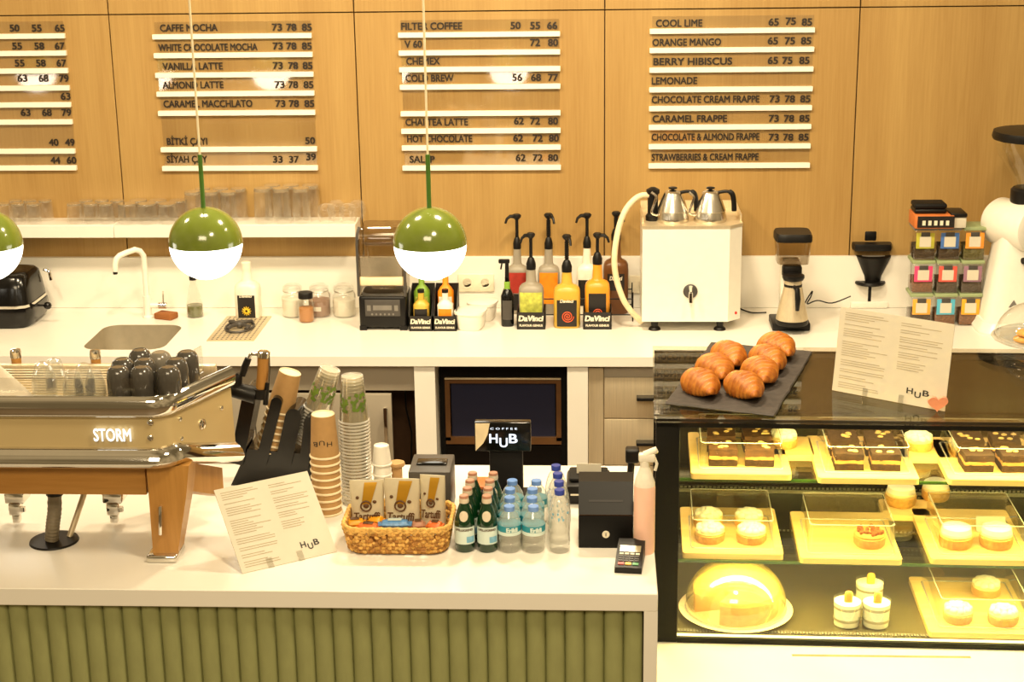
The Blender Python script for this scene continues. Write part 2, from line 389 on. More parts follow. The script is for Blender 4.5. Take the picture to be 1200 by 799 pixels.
def put_text(s, m, parent, mtx, width=None, height=None, align='l', name='lettering', **kw):
    me = text_mesh(s, width, height, **kw); w_ = me['w']
    dx = {'l': 0, 'c': -w_/2, 'r': -w_}[align]
    me.transform(mtx @ Matrix.Translation((dx, 0, 0)))
    me.materials.clear(); me.materials.append(M[m])
    o = bpy.data.objects.new(name, me); C.objects.link(o)
    if parent is not None: o.parent = parent
    return o

# ================================================================== the room
struct(MB().box(-4.5, 4.5, -9, 0.2, -0.05, 0).build('floor', 'floor_stone'))
wb = struct(MB().box(-4.5, 4.5, 0.02, 0.12, 0, 3.3).build('wall_back', 'groove'))
_sx = [-4.255, -3.18, -2.106, -1.042, 0.0285, 1.101, 2.17, 3.24]
for _a, _c in zip(_sx[:-1], _sx[1:]):
    MB().box(_a+0.0025, _c-0.0025, 0.0, 0.02, 0.02, 2.199, 0.001, 1).build('wall_panel', 'oak_panel', wb)
    MB().box(_a+0.0025, _c-0.0025, 0.0, 0.02, 2.204, 3.25, 0.001, 1).build('wall_panel', 'oak_panel', wb)

# ================================================================== back counter
BZ = 0.9; BF = -0.78
bcn = thing('back_counter', 'long white back counter with a sink running along the wood wall', 'counter', (0, 0, 0))
_px = rrect(-2.135, -1.79, -0.685, -0.30, 0.07)
MB().holed([(-3.3, BF), (2.4, BF), (2.4, -0.002), (-3.3, -0.002)], [_px], BZ-0.04, BZ).build('worktop', 'solid_white', bcn)
struct(MB().box(-3.3, 2.4, -0.022, 0.0, BZ+0.0005, 1.134, 0.002, 1).build('trim_1', 'solid_white'))
_q = at_y(487, 480, BF+0.02).x, at_y(511, 480, BF+0.02).x, at_y(665, 480, BF+0.02).x, at_y(689, 480, BF+0.02).x
MB().box(_q[0], _q[1], BF+0.01, -0.1, 0.0, BZ-0.04).build('upright_panel', 'solid_white', bcn)
MB().box(_q[2], _q[3], BF+0.01, -0.1, 0.0, BZ-0.04).build('upright_panel', 'solid_white', bcn)
MB().box(-3.3, 2.4, -0.10, -0.06, 0.0, BZ-0.04).build('back_board', 'cabinet_grey', bcn)
# stainless cabinet left of the first upright
cb = thing('base_cabinet', 'grey steel base cabinet under the back counter left of the white upright', 'cabinet', (0, 0, 0))
_dl, _dr = at_y(300, 500, BF+0.02).x, at_y(460, 500, BF+0.03).x
MB().box(-2.6, _q[0]-0.003, BF+0.04, BF+0.055, 0.745, BZ-0.042).build('fascia', 'cabinet_grey', cb)
MB().box(-2.6, _q[0]-0.003, BF+0.3, -0.12, 0.10, 0.66).build('carcass', 'groove', cb)
d_ = MB().box(-2.0, _dl-0.004, BF+0.02, BF+0.04, 0.10, 0.735, 0.003).build('door', 'cabinet_grey', cb)
d_ = MB().box(_dl, _dr, BF+0.02, BF+0.04, 0.10, 0.735, 0.003).build('door', 'cabinet_grey', cb)
_h = at_y(452, 490, BF-0.01)
MB().box(_h.x-0.008, _h.x+0.008, BF-0.022, BF-0.008, 0.52, 0.69, 0.003).box(_h.x-0.005, _h.x+0.005, BF-0.01, BF+0.022, 0.535, 0.55).box(_h.x-0.005, _h.x+0.005, BF-0.01, BF+0.022, 0.66, 0.675).build('handle', 'chrome', d_)
MB().tube([(_dr+0.03, BF+0.24, 0.72), (_dr+0.032, BF+0.24, 0.6), (_dr+0.055, BF+0.22, 0.5), (_dr+0.05, BF+0.2, 0.3)], 0.004, 6).build('cable', 'black_plastic', cb)
# black machine with dark blue glass in the niche
nx = (_q[1]+_q[2])/2
um = thing('ice_machine', 'black under-counter ice machine with dark blue glass window', 'appliance', (nx, BF+0.10, 0))
hw = (_q[2]-_q[1])/2-0.004
MB().box(-hw, hw, 0.06, 0.5, 0.05, 0.85).build('body', 'black_matte', um)
b_ = MB(); wf = hw-0.024
b_.box(-wf, wf, 0.02, 0.06, 0.75, 0.765).box(-wf, -wf+0.02, 0.02, 0.06, 0.5, 0.75).box(wf-0.02, wf, 0.02, 0.06, 0.5, 0.75).box(-wf, wf, 0.02, 0.06, 0.485, 0.515)
b_.build('window_frame', 'bronze', um)
MB().box(-wf+0.025, wf-0.025, 0.035, 0.05, 0.515, 0.75).build('window_glass', 'navy_glass', um)
MB().box(-wf, wf, 0.012, 0.02, 0.768, 0.776, 0.002).build('trim_strip', 'brushed_steel', um)
MB().loft([[Vector((-wf, 0.0, 0.05)), Vector((wf, 0.0, 0.05)), Vector((wf, 0.0, 0.44)), Vector((wf, 0.06, 0.485)), Vector((-wf, 0.06, 0.485)), Vector((-wf, 0.0, 0.44))][i:i+1][0:1]*1 for i in range(0)] or [[Vector((-wf, -0.01, 0.05)), Vector((-wf, 0.06, 0.05)), Vector((-wf, 0.06, 0.48)), Vector((-wf, 0.02, 0.48))], [Vector((wf, -0.01, 0.05)), Vector((wf, 0.06, 0.05)), Vector((wf, 0.06, 0.48)), Vector((wf, 0.02, 0.48))]]).build('lower_door', 'black_gloss', um)
# stainless drawers
dx0 = _q[3]+0.002; dx1 = at_y(708, 490, BF+0.04).x
dw = thing('drawer_unit', 'stainless steel drawer unit under the counter beside the display case', 'drawers', (0, 0, 0))
MB().box(dx0, 1.3, BF+0.06, -0.12, 0.05, 0.855).build('carcass', 'brushed_steel', dw)
MB().box(dx0, dx1-0.004, BF+0.03, BF+0.06, 0.05, 0.845).build('side_panel', 'brushed_steel', dw)
MB().box(dx1, 1.3, BF+0.03, BF+0.06, 0.805, 0.85).build('top_rail', 'cabinet_grey', dw)
_dz = [zat((dx1, BF+0.03), v) for v in (441, 491, 546)]
for i in range(2):
    d_ = MB().box(dx1, dx1+0.30, BF+0.03, BF+0.06, _dz[i+1]+0.004, _dz[i], 0.003).build('drawer', 'brushed_steel', dw)
    zz = (_dz[i]*0.5+_dz[i+1]*0.5)+0.005
    MB().box(dx1+0.13, dx1+0.27, BF-0.012, BF+0.032, zz-0.006, zz+0.008, 0.003).build('handle', 'black_plastic', d_)
d_ = MB().box(dx1, dx1+0.30, BF+0.03, BF+0.06, 0.1, _dz[2], 0.003).build('drawer', 'brushed_steel', dw)

# sink, tap
SK = (-1.9625, -0.4925, 0.862)
rg = []
for z, s_, rr in ((0.0372, -0.0008, 0.07), (-0.02, -0.003, 0.068), (-0.15, -0.02, 0.06), (-0.175, -0.06, 0.05)):
    rg.append([Vector((p[0], p[1], z)) for p in rrect(-0.1725-s_, 0.1725+s_, -0.1925-s_, 0.1925+s_, rr)])
rg.append([Vector((p[0]*0.1, p[1]*0.1, -0.18)) for p in rrect(-0.17, 0.17, -0.19, 0.19, 0.06)])
sk = MB().loft(rg, False, True).build('sink_basin', 'sink_steel', bcn, loc=SK)
MB().lathe([(0.0, -0.174), (0.035, -0.174), (0.04, -0.178), (0.04, -0.185)], 20).build('drain', 'chrome', sk)
tb = at_z(174, 372, BZ)
tp = thing('tap', 'white swan-neck kitchen tap beside the sink', 'tap', tb)
tl = lambda px, py, Y: at_y(px, py, Y)-tb
MB().lathe([(0.024, 0), (0.024, 0.006), (0.017, 0.012), (0.017, 0.10)], 20).build('base', 'enamel_white', tp)
pts = [tl(173, 372, tb.y), tl(171, 335, tb.y), tl(170, 308, tb.y), tl(168, 299, tb.y-0.005), tl(164, 294, tb.y-0.015), tl(158, 292.5, tb.y-0.03), tl(148, 296, tb.y-0.06), tl(140, 299.5, tb.y-0.085), tl(136.5, 303, tb.y-0.095), tl(135, 309, tb.y-0.1), tl(135, 318, tb.y-0.1)]
pts[0].x = 0; pts[0].z = 0.05; pts[1].x = 0; pts[2].x = 0
MB().tube(pts, 0.0125, 14).build('spout', 'enamel_white', tp)
MB().tube([pts[-1], pts[-1]+Vector((0, 0, -0.012))], 0.010, 12).build('aerator', 'black_plastic', tp)
lv = MB().tube([(0.015, 0, 0.055), (0.055, 0, 0.055)], 0.013, 12).build('valve_body', 'enamel_white', tp)
MB().tube([(0.05, 0, 0.055), (0.085, 0, 0.055)], 0.014, 12).tube([(0.07, 0, 0.06), (0.075, -0.004, 0.12)], 0.004, 8).build('lever', 'chrome', tp)
p = at_z(195, 373, BZ)
s_ = MB().box(-0.045, 0.045, -0.03, 0.03, 0, 0.028, 0.006).build('sponge', 'sponge', None); s_.location = p; s_.rotation_euler = (0, 0, R(-20)); tag(s_, 'brown sponge lying at the foot of the white tap', 'sponge')
# glass rinser plate
rn = thing('glass_rinser', 'perforated steel glass rinser plate set in the counter', 'rinser', (-1.535, -0.365, BZ))
b_ = MB(); b_.box(-0.1, 0.1, -0.195, 0.195, 0, 0.004, 0.001)
b_.build('plate', 'brushed_steel', rn)
b_ = MB()
for i in range(9):
    for j in range(17):
        if abs(i-4)+abs(j-8)*0.6 > 3: b_.lathe([(0.0045, 0.0), (0.0045, 0.0046)], 8, (-0.08+i*0.02, -0.175+j*0.0218, 0))
b_.build('perforations', 'dark_grey', rn)
b_ = MB()
for k in range(4):
    a = PI/4+k*PI/2
    b_.tube([(0, 0, 0.02)]+[(0.03*math.cos(a)*t+0.03*math.cos(a+0.5*s2)*(1-abs(1-t)), 0.055*math.sin(a)*t, 0.022) for s2 in (1,) for t in (0.5, 1.0)]+[(0.055*math.cos(a), 0.09*math.sin(a), 0.016)], 0.008, 8)
b_.ball((0, 0, 0.02), 0.02, 0.02, 0.016); b_.tube([(0.06*math.cos(t*PI/8), 0.09*math.sin(t*PI/8), 0.01) for t in range(17)], 0.005, 6)
b_.build('rinsing_star', 'dark_grey', rn)

# wall shelf in two lengths
sx = at_y(133, 270, -0.16).x
for a, c, lb in ((-3.2, sx-0.0008, 'long white wall shelf carrying glasses, left length'), (sx+0.0008, -1.05, 'long white wall shelf carrying glasses, right length up to the blender')):
    tag(MB().box(a, c, -0.16, -0.001, 1.255, 1.312, 0.002, 1).build('wall_shelf', 'solid_white'), lb, 'shelf')
# sockets
def socket(px, py, label, n=2, kx=1.0):
    p = at_y(px, py, -0.022); t = thing('wall_socket', label, 'socket', (p.x, -0.022, p.z))
    w_ = 0.04*n
    MB().box(-w_, w_, -0.009, 0, -0.04, 0.04, 0.003).build('plate', 'socket_white', t)
    for i in range(n):
        x = -w_+0.04+0.08*i
        o = MB().lathe([(0.026, 0), (0.026, 0.002), (0.019, 0.002), (0.018, -0.004), (0.0, -0.004)], 20, mtx=Matrix.Translation((x, -0.009, 0)) @ Matrix.Rotation(PI/2, 4, 'X')).build('outlet', 'socket_white', t)
        MB().lathe([(0.003, 0), (0.003, 0.001)], 8, mtx=Matrix.Translation((x-0.009, -0.0055, 0)) @ Matrix.Rotation(PI/2, 4, 'X')).lathe([(0.003, 0), (0.003, 0.001)], 8, mtx=Matrix.Translation((x+0.009, -0.0055, 0)) @ Matrix.Rotation(PI/2, 4, 'X')).build('pin_holes', 'shadow_hole', o)
socket(558, 331, 'double white wall socket between the pendant lamp and the syrup bottles')
socket(38, 331, 'white wall socket behind the black contact grill', 1)
socket(742, 333, 'white wall socket behind the brown sauce bottle', 2)

# ================================================================== menu boards
def menu_board(label, rails, names, prices, xl=None):
    zc = [at_y(r[0], r[2], 0).z for r in rails]
    X0 = sum(at_y(r[0], r[2], 0).x for r in rails)/len(rails); X1 = sum(at_y(r[1], r[2], 0).x for r in rails)/len(rails)
    t = thing('menu_board', label, 'menu board', ((X0+X1)/2, 0, zc[-1]))
    ox, oz = t.location.x, t.location.z
    for r, z in zip(rails, zc):
        MB().box(X0-ox, X1-ox, -0.018, 0, z-oz-0.0105, z-oz+0.0105, 0.001, 1).build('rail', 'rail_white', t)
    MB().box(X0-ox+0.01, X1-ox-0.004, -0.0045, -0.0015, zc[-1]-oz+0.0, zc[0]-oz+0.062).build('acrylic_sheet', 'board_acrylic', t)
    for s, a, c, y in names:
        p0 = at_y(a, y+4.2, -0.02); p1 = at_y(c, y+4.2, -0.02)
        put_text(s, 'letter_black', t, Matrix.Translation((p0.x-ox, -0.0048, p0.z-oz)) @ UPRIGHT, width=p1.x-p0.x, height=0.031, bold=0.022, extrude=0.0012, name='item_name')
    for s, a, y in prices:
        p0 = at_y(a, y+4.2, -0.02)
        put_text(s, 'letter_black', t, Matrix.Translation((p0.x-ox, -0.0048, p0.z-oz)) @ UPRIGHT, width=0.041, height=0.031, bold=0.024, extrude=0.0012, align='c', name='price')
def pr(rows):
    out = []
    for y, items in rows:
        for it in items: out.append((str(it[0]), it[1], it[2] if len(it) > 2 else y))
    return out
menu_board('cropped menu board of prices at the far left edge of the wall',
    [(-118, 77, 43.5), (-116, 79, 63.5), (-113, 81, 84), (-111, 82, 104), (-108, 84, 123.5), (-106, 86, 143.5), (-102, 89, 177.5), (-100, 91, 197)], [],
    pr([(33, [(50, 16), (55, 42), (65, 69)]), (54, [(55, 19), (58, 45), (67, 69)]), (74, [(55, 22), (58, 47), (67, 71)]), (92, [(63, 25), (68, 50), (79, 74)]), (113, [(63, 76)]), (132, [(63, 29), (68, 54), (79, 77)]), (167, [(40, 62), (49, 81)]), (188, [(44, 64), (60, 83)])]))
menu_board('menu board of mochas and lattes, above the shelf of tumblers',
    [(181, 367, 43), (182, 367, 65), (183, 369, 88), (184, 369, 110), (186, 370, 132.5), (189, 371, 175), (190, 372, 197)],
    [('CAFFE MOCHA', 187, 254, 33), ('WHITE CHOCOLATE MOCHA', 185, 301, 56), ('VANILLA LATTE', 190, 260, 78), ('ALMOND LATTE', 190, 261, 100), ('CARAMEL MACCHLATO', 191, 295, 122), ('B\u0130TK\u0130 \u00c7AYI', 195, 242, 166), ('S\u0130YAH \u00c7AY', 195, 242, 187)],
    pr([(32, [(73, 324), (78, 341), (85, 359)]), (54, [(73, 325), (78, 341), (85, 359)]), (77, [(73, 325), (78, 343), (85, 360)]), (99.5, [(73, 327), (78, 343), (85, 361)]), (121.5, [(73, 328), (78, 344), (85, 362)]), (165, [(50, 363)]), (187, [(33, 325), (37, 344), (39, 364, 184)])]))
menu_board('menu board headed by filter coffee, above the blender and bottles',
    [(467, 657, 41), (468, 657, 62), (469, 657, 81.5), (469, 657, 102), (470, 657, 133), (470, 657, 153.5), (471, 657, 173), (472, 656, 196.5)],
    [('FILTER COFFEE', 470, 541, 31), ('V 60', 474, 494, 52), ('CHEMEX', 476, 515, 72), ('COLD BREW', 475, 531, 92), ('CHAI TEA LATTE', 475, 548, 143.5), ('HOT CHOCOLATE', 477, 553, 163), ('SALEP', 480, 509, 187)],
    pr([(30, [(50, 604), (55, 627), (66, 647)]), (50, [(72, 627), (80, 648)]), (91, [(56, 606), (68, 628), (77, 648)]), (142, [(62, 608), (72, 627), (80, 648)]), (162, [(62, 607), (72, 630), (80, 649)]), (185, [(62, 610), (72, 630), (80, 648)])]))
menu_board('menu board of fruit coolers and frappes, above the white boiler',
    [(762, 955, 36.5), (761, 954, 59), (761, 953, 82), (761, 952, 105), (760, 951, 127), (760, 950, 149), (760, 949, 171.5), (760, 948, 194)],
    [('COOL LIME', 769, 823, 27.5), ('ORANGE MANGO', 765, 845, 50), ('BERRY HIBISCUS', 766, 858, 72.5), ('LEMONADE', 764, 817, 95), ('CHOCOLATE CREAM FRAPPE', 764, 890, 117), ('CARAMEL FRAPPE', 765, 852, 139.5), ('CHOCOLATE & ALMOND FRAPPE', 764, 890, 161), ('STRAWBERRIES & CREAM FRAPPE', 764, 889, 184.5)],
    pr([(26, [(65, 907), (75, 927, 25), (85, 946)]), (48, [(65, 906), (75, 926), (85, 945)]), (71, [(65, 906), (75, 923), (85, 943)]), (116, [(73, 908), (78, 926), (85, 944)]), (139, [(73, 907), (78, 925), (85, 943)]), (161, [(73, 907), (78, 924), (85, 942)])]))

# ================================================================== pendant lamps
def pendant(loc, label):
    t = thing('pendant_lamp', label, 'lamp', loc)
    r = 0.1115
    up = [(r*math.cos(R(a)), r*math.sin(R(a))) for a in range(0, 91, 6)]
    MB().lathe([(r-0.004, 0.0)]+up, 40, cap0=False).build('shade', 'green_enamel', t)
    lo = [(0.985*r*math.sin(R(a)), -0.985*r*math.cos(R(a))) for a in range(0, 91, 6)]
    MB().lathe(lo+[(0.0, 0.002)], 40).build('globe', 'lamp_white', t)
    MB().tube([(0, 0, r-0.002), (0, 0, r+0.16)], 0.007, 12).build('rod', 'rod_green', t)
    MB().tube([(0, 0, r+0.155), (0, 0, 1.7)], 0.0035, 8).build('cord', 'cord_cream', t)
    return t
L0 = pendant((-1.187, -2.25, 1.700), 'green and white globe pendant lamp hanging over the sink side')
for p, lb in (((-0.504, -2.25, 1.697), 'green and white globe pendant lamp in front of the blender'), ((-1.868, -2.25, 1.694), 'green and white globe pendant lamp cropped at the left edge'), ((-2.55, -2.25, 1.695), 'green and white globe pendant lamp beyond the left edge'), ((-3.23, -2.25, 1.695), 'green and white globe pendant lamp furthest off to the left')):
    dup(L0, p, lb)
for o in bpy.data.objects:
    if o.name.startswith('pendant_lamp'): o['group'] = 'row of globe pendant lamps'

# ================================================================== front counter
FZ = 1.1; FX1 = 0.145; FX0 = -2.6; FY0 = -3.42; FY1 = -2.545
fc = thing('front_counter', 'white front counter with green fluted front', 'counter', (0, 0, 0))
MB().box(FX0, FX1, FY0, FY1, FZ-0.046, FZ, 0.002, 1).build('worktop', 'solid_white', fc)
MB().box(FX1-0.033, FX1, FY0, FY1, 0, FZ-0.046).build('waterfall_end', 'solid_white', fc)
b_ = MB(); pit = 0.0476; x = FX1-0.034
prof = []
while x > FX0:
    for k in range(9):
        a = PI*k/8
        prof.append((x-pit/2+0.47*pit*math.cos(a), FY0+0.03-0.013*math.sin(a)))
    x -= pit
    prof.append((x+0.0005, FY0+0.034))
b_.loft([[Vector((p[0], p[1], 0.02)) for p in prof], [Vector((p[0], p[1], FZ-0.046)) for p in prof]], closed=False)
b_.build('fluted_front', 'flute_green', fc, smooth=60)
MB().box(FX0, FX1-0.033, FY0+0.045, FY1-0.02, 0.02, FZ-0.046).build('carcass', 'groove', fc)

# ================================================================== things on the back counter
def stand(px, pyb, wpx, z=BZ, kd=1.0):
    """floor point under a thing whose lowest visible edge is at pyb; returns its centre and half width in metres"""
    p = at_z(px, pyb, z)
    for _ in range(3):
        r = wpx/2/ppm(p)
        d = (p-CAM); sd = -d.z/d.length
        p = at_z(px, pyb - kd*r*sd*ppm(p), z)
    return p, r
def hgt(p, py): return zat(p, py)-p.z
BACK = R(-90)                                       # angle that faces the camera
def front_label(parent, m, secs, n, off, a=0.9, name='label', c=(0, 0, 0), seg=12, mid=BACK):
    return MB().sup([(z, hx+off, hy+off) for z, hx, hy in secs], n, seg, c, a0=mid-a, a1=mid+a).build(name, m, parent)

# contact grill, cropped by the frame
p = at_z(0, 386, BZ); xr = at_z(34, 386, BZ).x
t = thing('contact_grill', 'black contact grill cropped at the left end of the back counter', 'sandwich grill', (xr-0.17, p.y+0.15, BZ))
MB().sup([(0.0, 0.155, 0.14), (0.015, 0.17, 0.15), (0.06, 0.18, 0.155), (0.085, 0.178, 0.153), (0.09, 0.17, 0.148)], 6, 40).build('base', 'black_gloss', t)
MB().sup([(0.091, 0.176, 0.152), (0.103, 0.176, 0.152)], 6, 40).build('trim_band', 'chrome', t)
MB().sup([(0.104, 0.172, 0.148), (0.17, 0.165, 0.135), (0.215, 0.158, 0.12), (0.228, 0.145, 0.105)], 6, 40).build('lid', 'black_gloss', t)
MB().tube([(0.16, -0.06, 0.085), (0.215, -0.06, 0.083)], 0.005, 8).ball((0.23, -0.06, 0.083), 0.017).build('lever', 'black_gloss', t)
MB().tube([(0.16, 0.13, 0.2), (0.185, 0.13, 0.19), (0.19, 0.13, 0.15)], 0.008, 8).build('hinge', 'chrome', t)
# dish soap bottle
p, r = stand(229, 373, 20)
H = hgt(p, 322)
t = thing('soap_bottle', 'clear conical bottle of olive green dish soap beside the tap', 'bottle', p)
MB().lathe([(r*0.95, 0), (r, 0.004), (r*0.98, H*0.3), (r*0.62, H*0.62), (r*0.38, H*0.8), (r*0.36, H*0.9)], 24).build('bottle', 'shelf_glass', t)
MB().lathe([(r*0.9, 0.004), (r*0.92, H*0.28), (0.001, H*0.281)], 24).build('liquid', 'olive_liquid', t)
MB().lathe([(r*0.42, H*0.88), (r*0.42, H*0.97), (r*0.2, H)], 16).tube([(0, 0, H*0.98), (0, 0, H*1.06), (-0.03, -0.01, H*1.06)], 0.005, 8).build('pump', 'black_plastic', t)
# white sauce bottle with black label
def swirl_pts(r0, turns, n, c, y):
    return [(c[0]+r0*k/n*math.cos(turns*2*PI*k/n), y, c[2]+r0*k/n*math.sin(turns*2*PI*k/n)) for k in range(2, n+1)]
def pump_top(t, z, H, r, ang, m='black_plastic', coil=False):
    """collar, stem and a curved spout; H is the height of the stem above the collar"""
    b_ = MB().lathe([(r*1.12, z-0.012), (r*1.15, z+0.012), (r*0.75, z+0.034), (r*0.5, z+0.04)], 16)
    b_.lathe([(0.007, z+0.035), (0.007, z+H)], 10)
    if coil:
        for k in range(8): b_.lathe([(0.0095, z+0.045+k*(H-0.06)/8), (0.0095, z+0.051+k*(H-0.06)/8)], 10)
    c_, s_ = math.cos(ang), math.sin(ang)
    hd = MB().lathe([(0.009, z+H-0.012), (0.017, z+H-0.003), (0.020, z+H+0.006), (0.014, z+H+0.012)], 16)
    hd.tube([(0.008*c_, 0.008*s_, z+H+0.002), (0.03*c_, 0.03*s_, z+H+0.004), (0.045*c_, 0.045*s_, z+H-0.006), (0.052*c_, 0.052*s_, z+H-0.026)], [0.009, 0.008, 0.006, 0.005], 8)
    o = b_.build('pump', m, t); hd.build('pump_head', m, o); return o
def sauce_bottle(px, pyb, wpx, neck_top, pump_y, col, label, lab=None, ang=R(200), depth=0.8, swirl=None, coil=False, pump=True, shoulder=0.64, cat='bottle', group='pump bottles of sauce and syrup', brand=None, zoff=0.0):
    p, r = stand(px, pyb, wpx)
    Hn = hgt(p, neck_top)
    p = p+Vector((0, 0, zoff)); Hn -= zoff
    t = thing('sauce_bottle', label, cat, p, 0, group)
    hy = r*depth
    nk = r*0.34
    S = Hn*shoulder
    MB().sup([(0, r*0.93, hy*0.93, 4.5), (0.006, r, hy, 4.5), (S*0.9, r, hy, 4.5), (S, r*0.975, hy*0.975, 4), (S+0.008, r*0.92, hy*0.92, 3.6), (S+0.016, r*0.80, hy*0.82, 3), (S+0.021, r*0.64, hy*0.70, 2.5), (S+0.025, r*0.5, hy*0.56, 2.2), (S+0.032, nk*1.22, nk*1.22, 2), (Hn, nk, nk, 2)], 4, 32).build('body', col, t)
    if lab:
        for m, z0, z1, hw_ in lab:
            pl = front_label(t, m, [(S*z0, r, hy), (S*z1, r, hy)], 4.5, 0.0012, hw_)
        y_ = -hy-0.0028
        if swirl:
            MB().tube(swirl_pts(r*0.46, 3, 60, (r*0.06, 0, S*0.34), y_), 0.0022, 6).build('swirl', swirl, pl)
        if brand:
            put_text(brand, 'label_text', pl, Matrix.Translation((0, y_, S*brand_z)) @ UPRIGHT, width=r*1.0, height=S*0.085, align='c', bold=0.03, extrude=0.0006, shear=0.2)
    if pump:
        pump_top(t, Hn, max(0.06, zat(p, pump_y)-p.z-Hn), nk, ang, coil=coil)
    else:
        MB().lathe([(nk*1.15, Hn-0.002), (nk*1.15, Hn+0.03), (nk*0.9, Hn+0.033)], 16).build('cap', 'bottle_white', t)
    return t, r, hy, S
brand_z = 0.72
t, r, hy, S = sauce_bottle(292, 375, 29, 315, 300, 'bottle_white', 'white bottle with black flower label standing behind the glass rinser', [('black_label', 0.05, 0.78, 0.62)], pump=False, group=None, brand='Davinci')
b_ = MB()
for k in range(12):
    a = 2*PI*k/12
    b_.tube([(-0.0+0.006*math.cos(a), -hy-0.003, S*0.28+0.006*math.sin(a)), (0.021*math.cos(a), -hy-0.003, S*0.28+0.021*math.sin(a))], [0.0035, 0.0015], 6)
b_.build('flower', 'petal', [c for c in kids(t) if c.name.startswith('label')][0])
# glass storage jars
def jar(px, pyb, wpx, pyt, fill, frac, label, lid='thin_glass', dark=False, grp='glass storage jars'):
    p, r = stand(px, pyb, wpx); H = hgt(p, pyt)
    t = thing('storage_jar', label, 'jar', p, 0, grp)
    MB().lathe([(r*0.92, 0), (r, 0.006), (r, H*0.62), (r*0.86, H*0.75), (r*0.78, H*0.78), (r*0.80, H*0.82)], 28, cap1=False).build('glass_body', 'thin_glass' if dark else 'milky_glass', t)
    MB().lathe([(r*0.88, 0.004), (r*0.95, 0.009), (r*0.95, H*frac*0.96), (r*0.5, H*frac), (0.001, H*frac*1.02)], 28).build('contents', fill, t)
    if dark: MB().lathe([(r*0.95, H*0.80), (r*0.95, H*0.97), (r*0.85, H)], 24).build('lid', 'black_plastic', t)
    else:
        MB().lathe([(r*0.86, H*0.82), (r*0.88, H*0.87), (r*0.86, H*0.94), (r*0.6, H), (0.001, H*1.005)], 28).build('lid', 'milky_glass', t)
        MB().tube([(r*0.82*math.cos(2*PI*k/24), r*0.82*math.sin(2*PI*k/24), H*0.805) for k in range(25)], 0.0025, 6).tube([(r*0.86, -0.01, H*0.78), (r*1.0, -0.01, H*0.7), (r*0.98, -0.01, H*0.6)], 0.002, 6).build('clip', 'steel', t)
    return t, r, H
jar(344, 373, 26, 333, 'sugar', 0.6, 'glass clip jar of white sugar, leftmost behind the small spice jar')
t, r, H = jar(375, 373, 26, 333, 'cocoa', 0.55, 'glass clip jar of brown cocoa with a white sticker')
front_label(t, 'paper', [(H*0.22, r, r), (H*0.36, r, r)], 2, 0.001, 0.4, 'sticker', mid=BACK-0.1)
jar(404, 373, 27, 333, 'sugar', 0.55, 'glass clip jar of white sugar next to the blender')
jar(359.5, 379, 18, 342, 'spice', 0.5, 'small black lidded jar of orange spice in front of the clip jars', dark=True)
# blender with a sound hood
p, r = stand(452.5, 387, 55, kd=0.9)
t = thing('blender', 'black blender with clear sound enclosure', 'blender', p)
H = hgt(p, 262); hb = hgt(p+Vector((0, -r*0.9, 0)), 347)
MB().box(-r, r, -r*0.9, r*0.95, 0.012, hb, 0.012, 3).build('base', 'black_plastic', t)
MB().box(-r, -r+0.03, -r*0.9, r*0.9, 0, 0.02).box(r-0.03, r, -r*0.9, r*0.9, 0, 0.02).build('feet', 'black_plastic', t)
pn = MB().box(-r*0.74, r*0.74, -r*0.9-0.004, -r*0.9, hb*0.42, hb*0.9, 0.003).build('control_panel', 'dark_grey', t)
b_ = MB()
for k in range(6): b_.lathe([(0.0045, 0), (0.0045, 0.002)], 10, mtx=Matrix.Translation((-0.045+0.018*k, -r*0.9-0.004, hb*0.48)) @ Matrix.Rotation(PI/2, 4, 'X'))
b_.box(-0.04, 0.04, -r*0.9-0.0055, -r*0.9-0.004, hb*0.6, hb*0.74).box(-0.066, -0.05, -r*0.9-0.0055, -r*0.9-0.004, hb*0.58, hb*0.74).box(0.05, 0.066, -r*0.9-0.0055, -r*0.9-0.004, hb*0.58, hb*0.74)
b_.build('buttons', 'mid_grey', pn)
b_ = MB().sup([(hb, r*0.98, r*0.9), (hb+0.02, r, r*0.92), (H*0.86, r*0.98, r*0.9), (H*0.95, r*0.95, r*0.85), (H, r*0.86, r*0.7), (H+0.002, r*0.1, r*0.1)], 9, 48, cap0=False)
b_.build('sound_hood', 'smoke_glass', t)
MB().tube([(-r*0.98, -r*0.91, hb), (-r*0.98, -r*0.91, H*0.84), (-r*0.96, -r*0.86, H*0.94), (-r*0.88, -r*0.7, H)], 0.006, 8).build('hood_edge', 'dark_grey', t)
MB().tube([(r*0.98, -r*0.91, hb), (r*0.98, -r*0.91, H*0.84), (r*0.96, -r*0.86, H*0.94), (r*0.88, -r*0.7, H)], 0.006, 8).build('hood_edge', 'dark_grey', t)
MB().tube([(-r*0.95, -r*0.87, H*0.93), (r*0.95, -r*0.87, H*0.93)], 0.004, 8).build('hood_rib', 'acrylic', t)
for s_ in (-1, 1): MB().box(s_*r*0.98, s_*r*0.86, -r*0.93, -r*0.89, hb, H*0.9, 0.004).build('hood_frame', 'smoke_glass', t)
MB().box(-r*0.95, r*0.95, -r*0.93, -r*0.80, hb+0.045, hb+0.085, 0.012).build('gasket', 'rim_cream', t)
MB().sup([(hb+0.02, r*0.5, r*0.5), (hb+0.09, r*0.55, r*0.55), (H*0.82, r*0.68, r*0.68)], 5, 32, cap1=False).build('jug', 'thin_glass', t)
MB().box(-r*0.7, r*0.7, -r*0.7, r*0.7, H*0.82, H*0.86, 0.006).build('jug_lid', 'smoke_glass', t)

